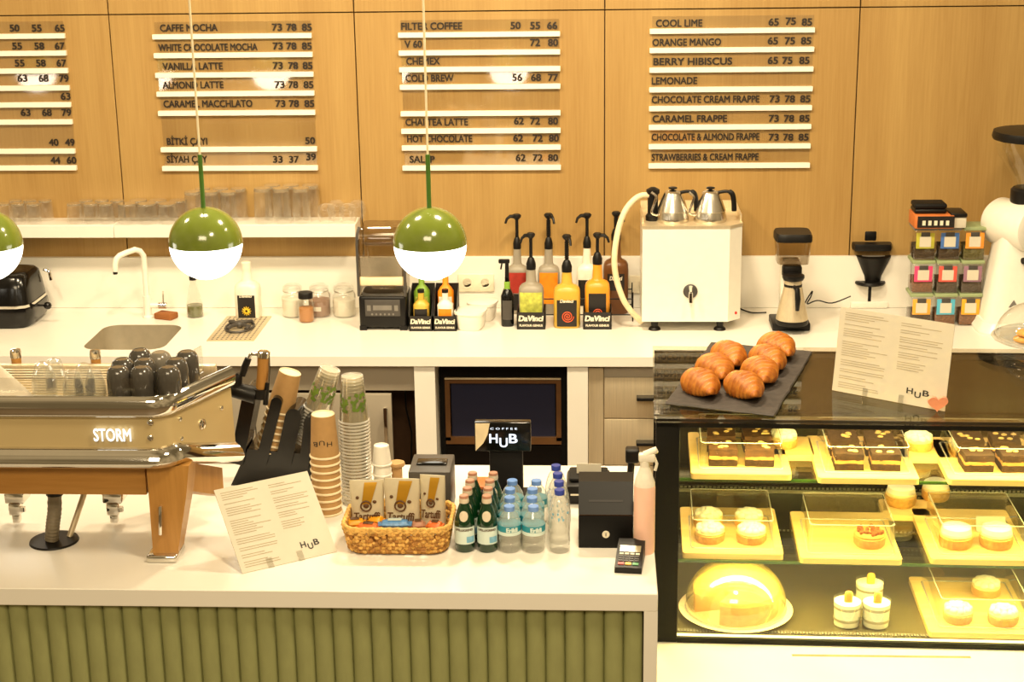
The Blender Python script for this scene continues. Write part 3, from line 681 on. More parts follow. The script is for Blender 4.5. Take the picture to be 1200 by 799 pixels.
# black display cartons and what stands in them
def carton(px, pyb, wpx, zf, label, depth=0.1, high_back=True, txt=True):
    p, r = stand(px, pyb, wpx, kd=depth/2/(wpx/2/275))
    t = thing('display_carton', label, 'carton', p, 0, 'black display cartons of syrup')
    d = depth/2; th = 0.003
    MB().box(-r, r, -d, -d+th, 0, zf).build('front_panel', 'black_label', t)
    MB().box(-r, r, -d, d, 0, th).build('bottom', 'black_label', t)
    for s in (-1, 1):
        b_ = MB(); x = s*r; x2 = x-s*th
        pr_ = [Vector((x, -d, 0)), Vector((x, d, 0)), Vector((x, d, zf*(2.6 if high_back else 1.1))), Vector((x, d*0.1, zf*(2.2 if high_back else 1.05))), Vector((x, -d, zf))]
        b_.loft([pr_, [Vector((x2, q.y, q.z)) for q in pr_]]).build('side_panel', 'black_label', t)
    MB().box(-r, r, d-th, d, 0, zf*(2.6 if high_back else 1.1)).build('back_panel', 'black_label', t)
    fp = [c for c in kids(t) if c.name.startswith('front_panel')][0]
    put_text('DaVinci', 'label_text', fp, Matrix.Translation((0, -d-0.0008, zf*0.50)) @ UPRIGHT, width=r*1.72, height=zf*0.33, align='c', bold=0.04, shear=0.15, extrude=0.0006)
    put_text('FLAVOUR GENIUS', 'label_text', fp, Matrix.Translation((0, -d-0.0008, zf*0.18)) @ UPRIGHT, width=r*1.62, height=zf*0.13, align='c', bold=0.03, extrude=0.0006)
    return t, p, r, d
def mini(p, dx, dy, r, H, body, lab, label):
    t = thing('syrup_sample', label, 'bottle', p+Vector((dx, dy, 0.0035)), 0, 'small bottles in the black cartons')
    MB().sup([(0, r*0.95, r*0.85), (0.004, r, r*0.9), (H*0.66, r, r*0.9), (H*0.74, r*0.7, r*0.65), (H*0.8, r*0.38, r*0.38), (H, r*0.36, r*0.36)], 3.5, 24).build('body', body, t)
    front_label(t, lab, [(H*0.12, r, r*0.9), (H*0.58, r, r*0.9)], 3.5, 0.001, 0.75)
    MB().lathe([(r*0.42, H), (r*0.42, H+0.014)], 14).build('cap', 'black_plastic', t)
for px, nm, la, lb in ((495.5, 'left of the pair beside the blender', 'label_lime', 'label_red'), (523.5, 'right of the pair beside the blender', 'bottle_white', 'label_orange')):
    t, p, r, d = carton(px, 388, 27, 0.066, 'black syrup display carton, '+nm, 0.16)
    mini(p, 0, -0.035, 0.034, 0.155, 'bottle_yellow' if px < 500 else 'bottle_white', 'black_label' if px < 500 else 'label_orange', 'small %s in the front of the %s carton by the blender' % (('yellow bottle with black label', 'left') if px < 500 else ('pale bottle with orange label', 'right')))
    mini(p, -0.004, 0.038, 0.034, 0.215, 'lime' if px < 500 else 'label_orange', 'label_lime' if px < 500 else 'bottle_white', 'small %s at the back of the %s carton by the blender' % (('green bottle', 'left') if px < 500 else ('orange bottle', 'right')))
# white tubs
def tub(px, pyb, wpx, pyt, label, dz=0, rz=0.0):
    p, r = stand(px, pyb, wpx); H = 0.075
    t = thing('plastic_tub', label, 'tub', p+Vector((0, 0, dz)), rz, 'white plastic tubs')
    MB().sup([(0, r*0.72, r*0.8), (0.01, r*0.82, r*0.9), (H, r*0.95, r*1.0)], 3.4, 32, cap1=False).build('tub', 'enamel_white', t)
    MB().sup([(H-0.004, r*1.0, r*1.05), (H+0.006, r*1.0, r*1.05), (H+0.007, r*0.9, r*0.95)], 3.4, 32).build('lid', 'enamel_white', t)
tub(552, 389, 36, 362, 'white lidded plastic tub, nearest the camera', rz=R(-12))
tub(566, 378, 34, 355, 'white lidded plastic tub behind the nearest tub', rz=R(-12))
# small black trigger bottle
p, r = stand(595, 383, 15); H = hgt(p, 325)
t = thing('spray_bottle', 'small black trigger spray bottle left of the syrups', 'spray bottle', p)
MB().sup([(0, r*0.95, r*0.95), (0.005, r, r), (H*0.62, r, r), (H*0.75, r*0.6, r*0.6), (H*0.82, r*0.35, r*0.35), (H, r*0.35, r*0.35)], 3, 24).build('body', 'black_gloss', t)
front_label(t, 'dark_grey', [(H*0.15, r, r), (H*0.55, r, r)], 3, 0.001, 0.7)
MB().box(-r*0.45, r*0.45, -r*0.5, r*0.4, H*0.62, H*0.92, 0.004).build('neck_tag', 'lime', t)
hs = zat(p, 302)-p.z
MB().lathe([(0.009, H), (0.008, hs-0.02)], 10).box(-0.035, 0.012, -0.008, 0.008, hs-0.024, hs-0.006, 0.004).tube([(-0.02, 0, hs-0.02), (-0.026, 0, hs-0.05)], 0.004, 6).build('trigger', 'black_plastic', t)
# pump bottles: back row first
sauce_bottle(607, 369, 24, 288, 254, 'bottle_grey', 'grey pump bottle with a red label in the back row', [('label_red', 0.5, 0.98, 0.75), ('black_label', 0.1, 0.48, 0.75)], ang=R(200))
sauce_bottle(643.5, 369, 25, 288, 253, 'bottle_grey', 'grey pump bottle with an orange label in the back row', [('label_orange', 0.25, 0.98, 0.75)], ang=R(-60), coil=True)
sauce_bottle(688, 369, 24, 287, 253, 'bottle_white', 'white pump bottle with black label in the back row', [('black_label', 0.2, 0.8, 0.75)], ang=R(205))
sauce_bottle(721.5, 369, 29, 278, 251, 'bottle_brown', 'dark brown pump bottle in the back row', [('black_label', 0.5, 0.85, 0.6)], ang=R(-50), coil=True, brand='Davinci')
t, r, hy, S = sauce_bottle(664.5, 386, 31, 315, 278, 'bottle_yellow', 'yellow pump bottle with a red swirl label, between the two cartons', [('black_label', 0.06, 0.78, 0.66)], ang=R(-70), swirl='swirl', coil=True, brand='Davinci')
for px, col, lb, lab, sw, cl in ((623, 'bottle_grey', 'grey pump bottle with a green fruit label in a carton', [('label_lime', 0.3, 0.95, 0.8)], None, 'left of the yellow bottle'), (700, 'bottle_mango', 'mango yellow pump bottle with a black label in a carton', [('black_label', 0.25, 0.85, 0.62)], 'swirl', 'right of the yellow bottle')):
    t, p, r, d = carton(px, 386, 33, 0.075, 'black syrup carton holding one pump bottle, '+cl, 0.115, False)
    sauce_bottle(px, 384.0, 29, 312 if px < 650 else 306, 276, col, lb, lab, ang=R(215) if px < 650 else R(-20), swirl=sw, depth=0.85, shoulder=0.62, zoff=0.0035)
# wire rack behind the bottles
a0, a1 = at_z(632, 372, BZ), at_z(742, 384, BZ)
t = thing('wire_rack', 'black wire rack behind the sauce bottles', 'rack', (a1.x, -0.145, BZ))
b_ = MB(); x0 = a0.x-a1.x
for z in (0.10, 0.03):
    b_.tube([(x0, -0.10, z), (0, -0.10, z), (0, 0.07, z), (x0, 0.07, z), (x0, -0.10, z)], 0.003, 6)
for x in (x0, 0): 
    for y in (-0.10, 0.07): b_.tube([(x, y, 0), (x, y, 0.13)], 0.003, 6)
b_.build('wire_frame', 'black_plastic', t)

# white boiler, kettles, hose
fl = at_z(752, 389, BZ); fr = at_z(853, 389, BZ); yb = (fl.y+fr.y)/2
bx = (fl.x+at_z(868, 389, BZ).x)/2
t = thing('water_boiler', 'white water boiler box with a small tap', 'boiler', (bx, yb+0.17, BZ))
hx = (at_z(868, 389, BZ).x-fl.x)/2; fz = 0.045
ptop = zat((bx, yb), 268)-BZ
ch = 0.055
poly = [(-hx, -0.17), (hx-ch, -0.17), (hx, -0.17+ch), (hx, 0.2), (-hx, 0.2)]
MB().prism(poly, fz, ptop).build('body', 'enamel_white', t)
MB().prism([(q[0]*1.01, q[1]*1.01) for q in poly], ptop, ptop+0.012).build('top_tray', 'brushed_steel', t)
b_ = MB(); zt = ptop+0.012
b_.box(-hx, hx, 0.19, 0.2, zt, zt+0.035).box(-hx, -hx+0.006, -0.1, 0.2, zt, zt+0.02).box(hx-0.006, hx, -0.08, 0.2, zt, zt+0.03)
b_.build('tray_rim', 'brushed_steel', t)
for x in (-hx+0.055, hx-0.085):
    for y in (-0.13, 0.15): MB().lathe([(0.026, 0), (0.024, 0.008), (0.014, 0.016), (0.018, fz+0.002)], 18, (x, y, 0)).build('foot', 'black_plastic', t)
zk = zat((bx, yb), 341)-BZ; xk = at_y(809, 341, yb).x-bx
MB().lathe([(0.03, 0), (0.03, 0.006), (0.024, 0.01), (0.0, 0.01)], 24, mtx=Matrix.Translation((xk, -0.17, zk)) @ Matrix.Rotation(PI/2, 4, 'X')).build('tap_rosette', 'dark_grey', t)
MB().tube([(xk, -0.175, zk), (xk, -0.205, zk-0.004), (xk, -0.208, zk-0.04)], 0.009, 10).tube([(xk, -0.195, zk+0.005), (xk, -0.2, zk+0.028)], 0.007, 8).build('spout_tap', 'chrome', t)
MB().box(hx-0.004, hx+0.002, -0.10, -0.05, 0.07, 0.13, 0.004).build('switch_plate', 'paper', t)
MB().lathe([(0.006, 0), (0.006, 0.004)], 12, mtx=Matrix.Translation((hx-0.02, -0.135, 0.075)) @ Matrix.Rotation(PI/2, 4, 'X')).build('indicator', 'red', t)
p0 = at_y(764, 231, yb+0.12)-Vector((bx, yb+0.17, BZ))
hpx = [(766, 229), (752, 229), (741, 236), (731, 250), (724, 272), (720, 300), (722, 325), (730, 350), (740, 365), (752, 377)]
ys = [yb+0.12, yb+0.11, yb+0.09, yb+0.06, yb+0.04, yb+0.02, yb+0.02, yb+0.03, yb+0.05, yb+0.08]
hp = [at_y(a[0], a[1], y_)-Vector((bx, yb+0.17, BZ)) for a, y_ in zip(hpx, ys)]
def smooth_path(P, k=5):
    P = [Vector(q) for q in P]; out = []
    for i in range(len(P)-1):
        a, b, c, d = P[max(i-1, 0)], P[i], P[i+1], P[min(i+2, len(P)-1)]
        for j in range(k):
            u = j/k
            out.append(0.5*((2*b)+(c-a)*u+(2*a-5*b+4*c-d)*u*u+(3*b-a-3*c+d)*u**3))
    out.append(P[-1]); return out
MB().tube(smooth_path(hp), 0.0125, 12).build('hose', 'rim_cream', t)
vx = at_y(765, 240, yb+0.12).x-bx
MB().lathe([(0.03, zt), (0.03, zt+0.02), (0.022, zt+0.03), (0.022, zt+0.11), (0.028, zt+0.115), (0.028, zt+0.13), (0.01, zt+0.14)], 18, (vx, -0.05, 0)).build('hose_valve', 'black_plastic', t)
def kettle(px, label):
    y_ = yb+0.10
    kx = at_y(px, 255, y_).x
    k = thing('gooseneck_kettle', label, 'kettle', (kx, y_, BZ+zt), 0, 'steel kettles on the boiler')
    s = 19.5/ppm(k.location); Hk = zat(k.location, 224)-BZ-zt
    MB().lathe([(s*0.97, 0), (s, 0.006), (s*0.98, 0.02), (s*0.90, Hk*0.35), (s*0.93, Hk*0.37), (s*0.75, Hk*0.65), (s*0.6, Hk*0.85), (s*0.5, Hk*0.97), (s*0.25, Hk), (0.001, Hk*1.01)], 32).build('body', 'kettle_steel', k)
    l_ = MB().lathe([(s*0.52, Hk*0.955), (s*0.45, Hk*1.0), (s*0.2, Hk*1.04), (0.001, Hk*1.05)], 24).build('lid', 'kettle_steel', k)
    MB().lathe([(0.006, Hk*1.03), (0.008, Hk*1.07), (0.018, Hk*1.09), (0.018, Hk*1.13), (0.008, Hk*1.15)], 16).build('knob', 'black_plastic', l_)
    MB().tube(smooth_path([(-s*0.85, -0.01, Hk*0.2), (-s*1.25, -0.015, Hk*0.3), (-s*1.1, -0.015, Hk*0.6), (-s*1.0, -0.02, Hk*0.85), (-s*1.3, -0.02, Hk*1.0)]), 0.0055, 8).build('spout', 'kettle_steel', k)
    MB().tube(smooth_path([(s*0.4, 0, Hk*0.95), (s*0.9, -0.005, Hk*1.0), (s*1.25, -0.01, Hk*0.95), (s*1.38, -0.01, Hk*0.7), (s*1.42, -0.01, Hk*0.35)]), [0.007]*8+[0.011]*13, 10).build('handle', 'black_plastic', k)
kettle(788, 'steel gooseneck kettle on the left of the boiler top')
kettle(832, 'steel gooseneck kettle on the right of the boiler top')

# small coffee grinder with a steel jug
p, r = stand(926, 391, 44); Hc = hgt(p, 272)
t = thing('coffee_grinder', 'compact coffee grinder with clear hopper and black base', 'grinder', p+Vector((0, 0.02, 0)))
MB().box(-r, r, -r*0.75, r*1.2, 0, 0.035, 0.006).build('base', 'black_plastic', t)
MB().box(-r*0.52, r*0.5, r*0.1, r*1.1, 0.035, Hc*0.69, 0.01).build('column', 'enamel_white', t)
MB().box(-r*0.5, r*0.52, -r*0.35, r*0.4, Hc*0.52, Hc*0.66, 0.012).build('chute', 'black_plastic', t)
MB().sup([(Hc*0.69, r*0.82, r*0.85), (Hc*0.92, r*0.92, r*0.95)], 6, 32).build('hopper', 'smoke_glass', t)
l_ = MB().sup([(Hc*0.92, r*0.96, r*0.98), (Hc*0.97, r*0.96, r*0.98), (Hc, r*0.9, r*0.92)], 6, 32).build('lid', 'black_plastic', t)
p2 = p+Vector((0, -0.045, 0.036))
t = thing('steel_jug', 'steel thermal jug under the compact grinder spout', 'jug', p2)
Hj = zat(p2, 322)-p2.z; rj = r*0.86
MB().lathe([(rj*0.97, 0), (rj, 0.004), (rj*0.98, 0.02)], 32).build('foot_ring', 'black_plastic', t)
MB().lathe([(rj*0.98, 0.021), (rj*0.96, 0.03), (rj*0.72, Hj*0.5), (rj*0.53, Hj*0.8), (rj*0.52, Hj*0.9)], 32).build('body', 'brushed_steel', t)
MB().lathe([(rj*0.55, Hj*0.76), (rj*0.55, Hj*0.82)], 28).build('collar', 'black_plastic', t)
MB().lathe([(rj*0.6, Hj*0.9), (rj*0.68, Hj*0.95), (rj*0.66, Hj), (rj*0.3, Hj*1.02)], 28).build('lid', 'black_plastic', t)
MB().tube([(0.0, -rj*0.55, Hj*0.8), (0.01, -rj*1.0, Hj*0.78), (0.012, -rj*1.15, Hj*0.6), (0.012, -rj*1.08, Hj*0.36)], [0.008, 0.011, 0.012, 0.008], 10).build('handle', 'black_plastic', t)
# dripper grinder
p, r = stand(1018, 366, 44); Hc = hgt(p, 284)
t = thing('drip_stand', 'white drip station with a black funnel and flat lid', 'coffee maker', p+Vector((0, 0.03, 0)))
MB().box(-r, r, -r*0.6, r, 0, 0.03, 0.008).build('base', 'enamel_white', t)
MB().sup([(0.03, r*0.92, r*0.35), (Hc*0.95, r*0.98, r*0.4)], 6, 32, (0, r*0.6, 0)).build('column', 'drip_body', t)
MB().sup([(Hc*0.9, r*1.0, r*0.9), (Hc*0.94, r*1.03, r*0.95), (Hc, r*1.0, r*0.9)], 8, 32).build('lid', 'black_plastic', t)
MB().box(-r*0.4, r*0.3, -r*0.2, r*0.4, Hc, Hc*1.17, 0.008).build('knob', 'black_plastic', t)
MB().lathe([(r*0.42, Hc*0.40), (r*0.48, Hc*0.5), (r*0.9, Hc*0.78), (r*0.92, Hc*0.80), (r*0.3, Hc*0.79)], 28, (0.01, -r*0.3, 0)).build('funnel', 'black_plastic', t)
MB().lathe([(r*0.78, Hc*0.37), (r*0.82, Hc*0.39), (r*0.78, Hc*0.42), (r*0.3, Hc*0.42)], 28, (0, -r*0.3, 0)).lathe([(0.014, 0.03), (0.014, Hc*0.4)], 12, (0.0, -r*0.3, 0)).build('funnel_holder', 'black_plastic', t)
# cable between the machines
pts = [at_z(a, b, BZ+0.004) for a, b in ((866, 361), (880, 366), (898, 366))]
tag(MB().tube(smooth_path(pts), 0.003, 6).build('power_cable', 'black_plastic'), 'black power cable between the boiler and the compact grinder', 'cable')
pts = [at_y(a, b, -0.12) for a, b in ((940, 362), (946, 350), (952, 341), (950, 348), (946, 356), (958, 352), (975, 355), (997, 347))]
tag(MB().tube(smooth_path(pts), 0.003, 6).build('power_cable', 'black_plastic'), 'black looped power cable running right from the compact grinder', 'cable')

# tea boxes, three columns of three
p0, r0 = stand(1073.5, 383, 27.5); H0 = (zat(p0, 262)-BZ)/3.0*0.985
cols = [1073.5, 1101.5, 1130]
tagc = [['tag_amber', 'tag_sky', 'tag_gold'], ['tag_pink', 'tag_coral', 'tag_mauve'], ['tag_lime', 'tag_blue', 'tag_orange']]
teac = [['leaves_dark', 'leaves_brown', 'leaves_brown'], ['leaves_brown', 'leaves_dark', 'leaves_dark'], ['leaves_dark', 'leaves_dark', 'leaves_green']]
cname = [['amber', 'sky blue', 'golden orange'], ['pink', 'coral', 'mauve'], ['lime', 'blue', 'bright orange']]
rown = ['bottom', 'middle', 'top']; coln = ['left', 'centre', 'right']
for i in range(3):
    for j in range(3):
        x = at_z(cols[j], 375, BZ).x
        t = thing('tea_box', 'clear lidded tea box with %s tag, %s of the %s row' % (cname[i][j], coln[j], rown[i]), 'tea box', (x, p0.y+0.02, BZ+H0*i), 0, 'stacked tea boxes')
        b = r0*0.94; hb = H0-0.016; d = r0*1.15
        MB().box(-b*0.95, b*0.95, -d*0.95, d*0.95, 0.0005, hb, 0.006).build('box', 'thin_glass', t)
        MB().box(-b*0.9, b*0.9, -d*0.9, d*0.9, 0.004, hb*0.46, 0.004).build('tea', teac[i][j], t)
        tg = MB().box(-b*0.8, b*0.8, -d*0.96-0.003, -d*0.95-0.001, hb*0.40, hb*0.93, 0.001).build('tag', tagc[i][j], t)
        MB().box(-b*0.5, b*0.5, -d*0.96-0.0045, -d*0.96-0.003, hb*0.46, hb*0.80).build('tag_paper', 'paper', tg)
        MB().box(-b*0.4, b*0.4, -d*0.98-0.004, -d*0.95, hb*0.80, hb*0.95, 0.002).build('latch', 'dark_grey', t)
        MB().box(-b*1.03, b*1.03, -d*1.03, d*1.03, hb, H0-0.001, 0.004).build('lid', 'lid_grey' if (i == 2 and j < 2) else 'lid_sage', t)
zt3 = BZ+3*H0
q = at_y(1073, 258, p0.y)
t = thing('small_carton', 'orange and black carton lying on top of the tea boxes', 'box', (at_y(1090, 255, p0.y).x, p0.y, zt3))
MB().box(-0.075, 0.085, -0.07, 0.07, 0, 0.055, 0.003).build('box', 'box_orange', t)
MB().box(-0.065, 0.086, -0.0715, -0.069, 0.004, 0.052).build('front_print', 'black_label', t)
b_ = MB()
for k in range(5): b_.box(-0.045+0.024*k, -0.032+0.024*k, -0.0725, -0.0714, 0.014, 0.034)
b_.build('print_blocks', 'label_text', kids(t)[1] if len(kids(t)) > 1 else t)
t = thing('wallet', 'black folded wallet lying on the orange and black carton', 'wallet', (at_y(1089, 240, p0.y).x, p0.y+0.01, zt3+0.056))
MB().box(-0.066, 0.066, -0.05, 0.05, 0, 0.02, 0.008, 3).build('flap', 'black_plastic', t)
MB().box(-0.066, 0.066, -0.052, 0.05, 0.0205, 0.042, 0.008, 3).build('cover', 'black_matte', t)
t = thing('small_carton', 'small cream and black box at the right on the tea boxes', 'box', (at_y(1119, 255, p0.y).x, p0.y, zt3))
MB().box(-0.025, 0.035, -0.06, 0.06, 0, 0.045, 0.003).build('box', 'paper', t)
MB().box(-0.03, 0.037, -0.065, 0.06, 0.0452, 0.062, 0.004).build('lid', 'black_plastic', t)

# large white grinder, cropped on the right
p = at_z(1213, 392, BZ); Hc = zat((p.x, p.y), 165)-BZ
t = thing('large_grinder', 'large white coffee grinder with a clear hopper cropped at the right', 'grinder', p+Vector((0, 0.12, 0)))
k = 1/ppm(p)
MB().sup([(0, 65*k, 0.17), (0.012, 65.5*k, 0.172), (0.03, 62*k, 0.165), (0.05, 60*k, 0.15)], 6, 40).build('foot', 'enamel_white', t)
MB().sup([(0.045, 58*k, 0.14), (0.2, 52*k, 0.12), (0.44, 42*k, 0.10)], 5, 40).build('stand', 'enamel_white', t)
zb = zat((p.x, p.y), 266)-BZ
ax = Matrix.Translation((-24*k, 0.0, zb-0.015)) @ Matrix.Rotation(R(28), 4, 'Z') @ Matrix.Rotation(PI/2, 4, 'X')
rb = 28*k
MB().lathe([(rb*0.5, -0.12), (rb*0.85, -0.112), (rb, -0.09), (rb, 0.10), (rb*0.93, 0.12), (rb*0.7, 0.13)], 36, mtx=ax).build('barrel', 'enamel_white', t)
dl = MB().lathe([(rb*0.66, 0.13), (rb*0.66, 0.155), (rb*0.55, 0.165), (rb*0.3, 0.165), (rb*0.26, 0.175), (0.001, 0.175)], 32, mtx=ax).build('dial', 'black_plastic', t)
MB().prism([(-0.02, -0.012), (0.02, -0.012), (0.0, 0.02)], -0.001, 0.0006, mtx=Matrix.Translation((-28*k, -0.128, 0.13)) @ UPRIGHT).build('emblem', 'mid_grey', t)
MB().box(-0.055, 0.0, -0.14, -0.06, zb-rb-0.075, zb-rb+0.0, 0.008).tube([(-0.055, -0.12, zb-rb-0.04), (-0.075, -0.13, zb-rb-0.04)], 0.014, 12).build('chute', 'black_plastic', t)
zc = zat((p.x, p.y), 250)-BZ
MB().lathe([(0.075, zc-0.01), (0.08, zc+0.01), (0.08, zc+0.075), (0.07, zc+0.085)], 28, (-0.03, 0, 0)).build('hopper_collar', 'black_plastic', t)
MB().lathe([(0.065, zc+0.085), (0.075, zc+0.12), (0.15, Hc-0.06), (0.155, Hc)], 36, (-0.03, 0, 0), cap0=False, cap1=False).build('hopper', 'thin_glass', t)
MB().lathe([(0.165, Hc-0.012), (0.17, Hc), (0.165, Hc+0.022), (0.05, Hc+0.03), (0.001, Hc+0.03)], 36, (-0.03, 0, 0)).build('hopper_lid', 'black_plastic', t)

# glasses on the wall shelf (upside down)
ZS = 1.3122
def tumbler(px, wpx, pyt, label, row, grp, kind='tumbler'):
    Y = -0.118 if row == 0 else -0.045
    x = at_y(px, 254, -0.118).x
    r = wpx/2/267.0; H = (zat((x, -0.118), pyt)-ZS)
    t = thing('glass_tumbler' if kind == 'tumbler' else 'stemless_glass', label, 'glass', (x if row == 0 else x+0.03, Y, ZS), 0, grp)
    if kind == 'tumbler':
        MB().lathe([(r, 0), (r*1.0, H*0.3), (r*0.93, H*0.92), (r*0.9, H)], 24, cap0=False).build('cup', 'shelf_glass', t)
        MB().lathe([(r*0.87, H*0.90), (r*0.9, H*0.93), (r*0.88, H*0.995), (r*0.4, H*0.985)], 24).build('thick_base', 'glass_base', t)
    else:
        MB().lathe([(r*0.75, 0), (r*0.95, H*0.35), (r, H*0.55), (r*0.85, H*0.85), (r*0.5, H*0.98), (0.001, H)], 24, cap0=False).build('cup', 'shelf_glass', t)
    return t
_ords = ['first', 'second', 'third', 'fourth', 'fifth', 'sixth']
for gname, pxs, wp, yt, kind, desc in (('short tumblers at the far left of the shelf', (5, 22, 40), 17, 238, 'tumbler', 'short tumbler, cluster at the far left of the shelf'),
        ('narrow short tumblers left of the shelf seam', (88, 107, 125), 18, 238, 'tumbler', 'short narrow tumbler, cluster left of the shelf seam'),
        ('wide short tumblers right of the shelf seam', (150, 173, 197), 23, 238, 'tumbler', 'short wide tumbler, cluster right of the shelf seam'),
        ('tall tumblers behind the hanging lamp', (227, 248, 269), 20, 224, 'tumbler', 'tall tumbler, cluster behind the hanging lamp'),
        ('tallest tumblers mid shelf', (309, 331, 354), 21, 220, 'tumbler', 'tallest tumbler, cluster right of the hanging lamp'),
        ('stemless glasses at the right end of the shelf', (383, 408), 22, 238, 'stemless', 'stemless glass at the right end of the shelf')):
    for row in (0, 1):
        for i, px in enumerate(pxs):
            tumbler(px, wp, yt, desc+', '+('front' if row == 0 else 'back')+' '+_ords[i], row, gname, kind)

# ================================================================== espresso machine on the front counter
EY = -3.27
zf = lambda py, x=-1.35, y=EY: zat((x, y), py)
def side_path(end):
    end = (end[0], end[1])
    P = [(-2.5, EY), (-1.105, EY)]
    for k in range(1, 7):
        a = R(-90+k*11); P.append((-1.105+0.06*math.cos(a), EY+0.06+0.06*math.sin(a)))
    q = Vector(P[-1]); e = Vector((end[0], end[1]))
    for u in (0.33, 0.66, 1.0): P.append(tuple(q+(e-q)*u))
    return P
_path = side_path(at_z(271, 441, zf(477)))
_mb = zf(538)
_dz = zat(_path[-1], 531)-_mb                     # the sides slope down towards the rear
def drop(i): return _dz*max(0, i-(len(_path)-4))/3.0
def sweep(pt, prof, zt0, zb0):
    rings = []
    for i in range(len(pt)):
        ring = []
        a = Vector(pt[max(i-1, 0)]); b = Vector(pt[min(i+1, len(pt)-1)]); dd = (b-a).normalized(); n = Vector((dd.y, -dd.x)); p = Vector(pt[i][:2])
        for o, z in prof:
            f = max(0.0, min(1.0, (zt0-z)/(zt0-zb0)))
            ring.append(Vector((p.x+n.x*o-ex, p.y+n.y*o-ey, z+f*drop(i)-FZ)))
        rings.append(ring)
    return MB().loft(rings)
ex, ey = -1.35, -3.1
t = thing('espresso_machine', 'large cream and chrome espresso machine on tapered wooden legs', 'espresso machine', (ex, ey, FZ))
esp = t
zt, zr, zp, zb = zf(464), zf(490), zf(526), zf(549)
mid = (zt+zr)/2; hh = (zt-zr)/2
sweep(_path, [(0.016*math.cos(a)-0.002 if math.cos(a) > 0 else 0.014*math.cos(a)-0.002, mid+hh*math.sin(a)) for a in [2*PI*k/14 for k in range(14)]], zr, zr-1).build('top_rail', 'chrome', t, smooth=60)
sweep(_path, [(-0.004, zr), (0.0, zp), (-0.02, zp), (-0.024, zr)], zr, zp).build('body_panel', 'champagne', t, smooth=25)
sweep(_path, [(-0.004, zp+0.008), (0.008, zp), (0.022, zp-0.012), (0.028, (zp+zb)/2-0.004), (0.018, zb+0.008), (0.0, zb), (-0.05, zb-0.004), (-0.05, zp)], zr, zp+0.009).build('bottom_rail', 'chrome', t, smooth=50)
pl = [(p[0]-ex, p[1]-ey) for p in _path]
zd = zf(473, -1.3, -3.22)
deck = [(-1.15, EY+0.02-ey)]+[(q[0]-0.010, q[1]+0.008) for q in pl[1:]]+[(-1.15, pl[-1][1])]
MB().prism(deck, zd-0.03-FZ, zd-0.002-FZ).build('deck', 'champagne', t)
b_ = MB(); y = EY+0.05
while y < -2.93: b_.box(-1.1, 0.30, y-ey, y-ey+0.008, zd-FZ-0.002, zd-FZ, 0.001, 1); y += 0.022
b_.build('cup_rails', 'brushed_steel', t)
MB().box(-1.1, 0.33, -2.905-ey, -2.885-ey, zd-FZ-0.03, zd-FZ+0.004, 0.004).build('rear_bar', 'brushed_steel', t)
MB().prism([(-1.15, EY+0.05-ey)]+[(q[0]-0.03, q[1]+0.03) for q in pl[1:]]+[(-1.15, pl[-1][1]+0.03)], zb+0.002-FZ, zd-0.03-FZ).build('inner_body', 'dark_grey', t)
# clear guard
zg = zf(443, -1.3, -3.235)
b_ = MB().box(-1.1, 0.225, -3.238-ey, -3.234-ey, zd-FZ, zg-FZ)
b_.build('front_guard', 'acrylic', t)
MB().loft([[Vector((0.225, -3.238-ey, zd-FZ)), Vector((0.225, -3.238-ey, zg-FZ)), Vector((0.229, -3.238-ey, zg-FZ)), Vector((0.229, -3.238-ey, zd-FZ))], [Vector((0.305, -2.95-ey, zd-FZ)), Vector((0.305, -2.95-ey, zg-FZ)), Vector((0.309, -2.95-ey, zg-FZ)), Vector((0.309, -2.95-ey, zd-FZ))]]).build('side_guard', 'acrylic', t)
# lettering and screws
p0 = at_y(111, 516, EY-0.004)
pn = [c for c in kids(t) if c.name.startswith('body_panel')][0]
put_text('STORM', 'sign_white', pn, Matrix.Translation((p0.x-ex, EY-0.0065-ey, p0.z-FZ)) @ UPRIGHT, width=44/ppm(p0), height=0.034, bold=0.012, extrude=0.003)
for px, py in ((176, 495), (176, 513)):
    q = at_y(px, py, EY-0.002)
    MB().lathe([(0.0075, 0), (0.0075, 0.002), (0.004, 0.0045), (0.0, 0.0045)], 14, mtx=Matrix.Translation((q.x-ex, EY+0.0-ey, q.z-FZ)) @ Matrix.Rotation(PI/2, 4, 'X')).build('screw', 'chrome', pn)
sd = Vector((_path[-1][0]-_path[-4][0], _path[-1][1]-_path[-4][1], 0)).normalized(); sn = Vector((sd.y, -sd.x, 0))
for u, py, rr in ((0.1, 491, 0.006), (0.1, 514, 0.006), (0.8, 478, 0.006), (0.8, 522, 0.006), (0.45, 497, 0.014)):
    A_ = Vector((*_path[-4], 0)); B_ = Vector((*_path[-1], 0))
    q = A_+(B_-A_)*u; sn = (B_-A_).normalized(); sn = Vector((sn.y, -sn.x, 0))
    zz = zat((q.x, q.y), py)
    mm = Matrix.Translation((q.x-ex, q.y-ey, zz-FZ)) @ sn.to_track_quat('Z', 'Y').to_matrix().to_4x4()
    MB().lathe([(rr, -0.004), (rr, 0.001), (rr*0.5, 0.003), (0.0, 0.003)], 16, mtx=mm).build('screw' if rr < 0.01 else 'round_badge', 'chrome', pn)
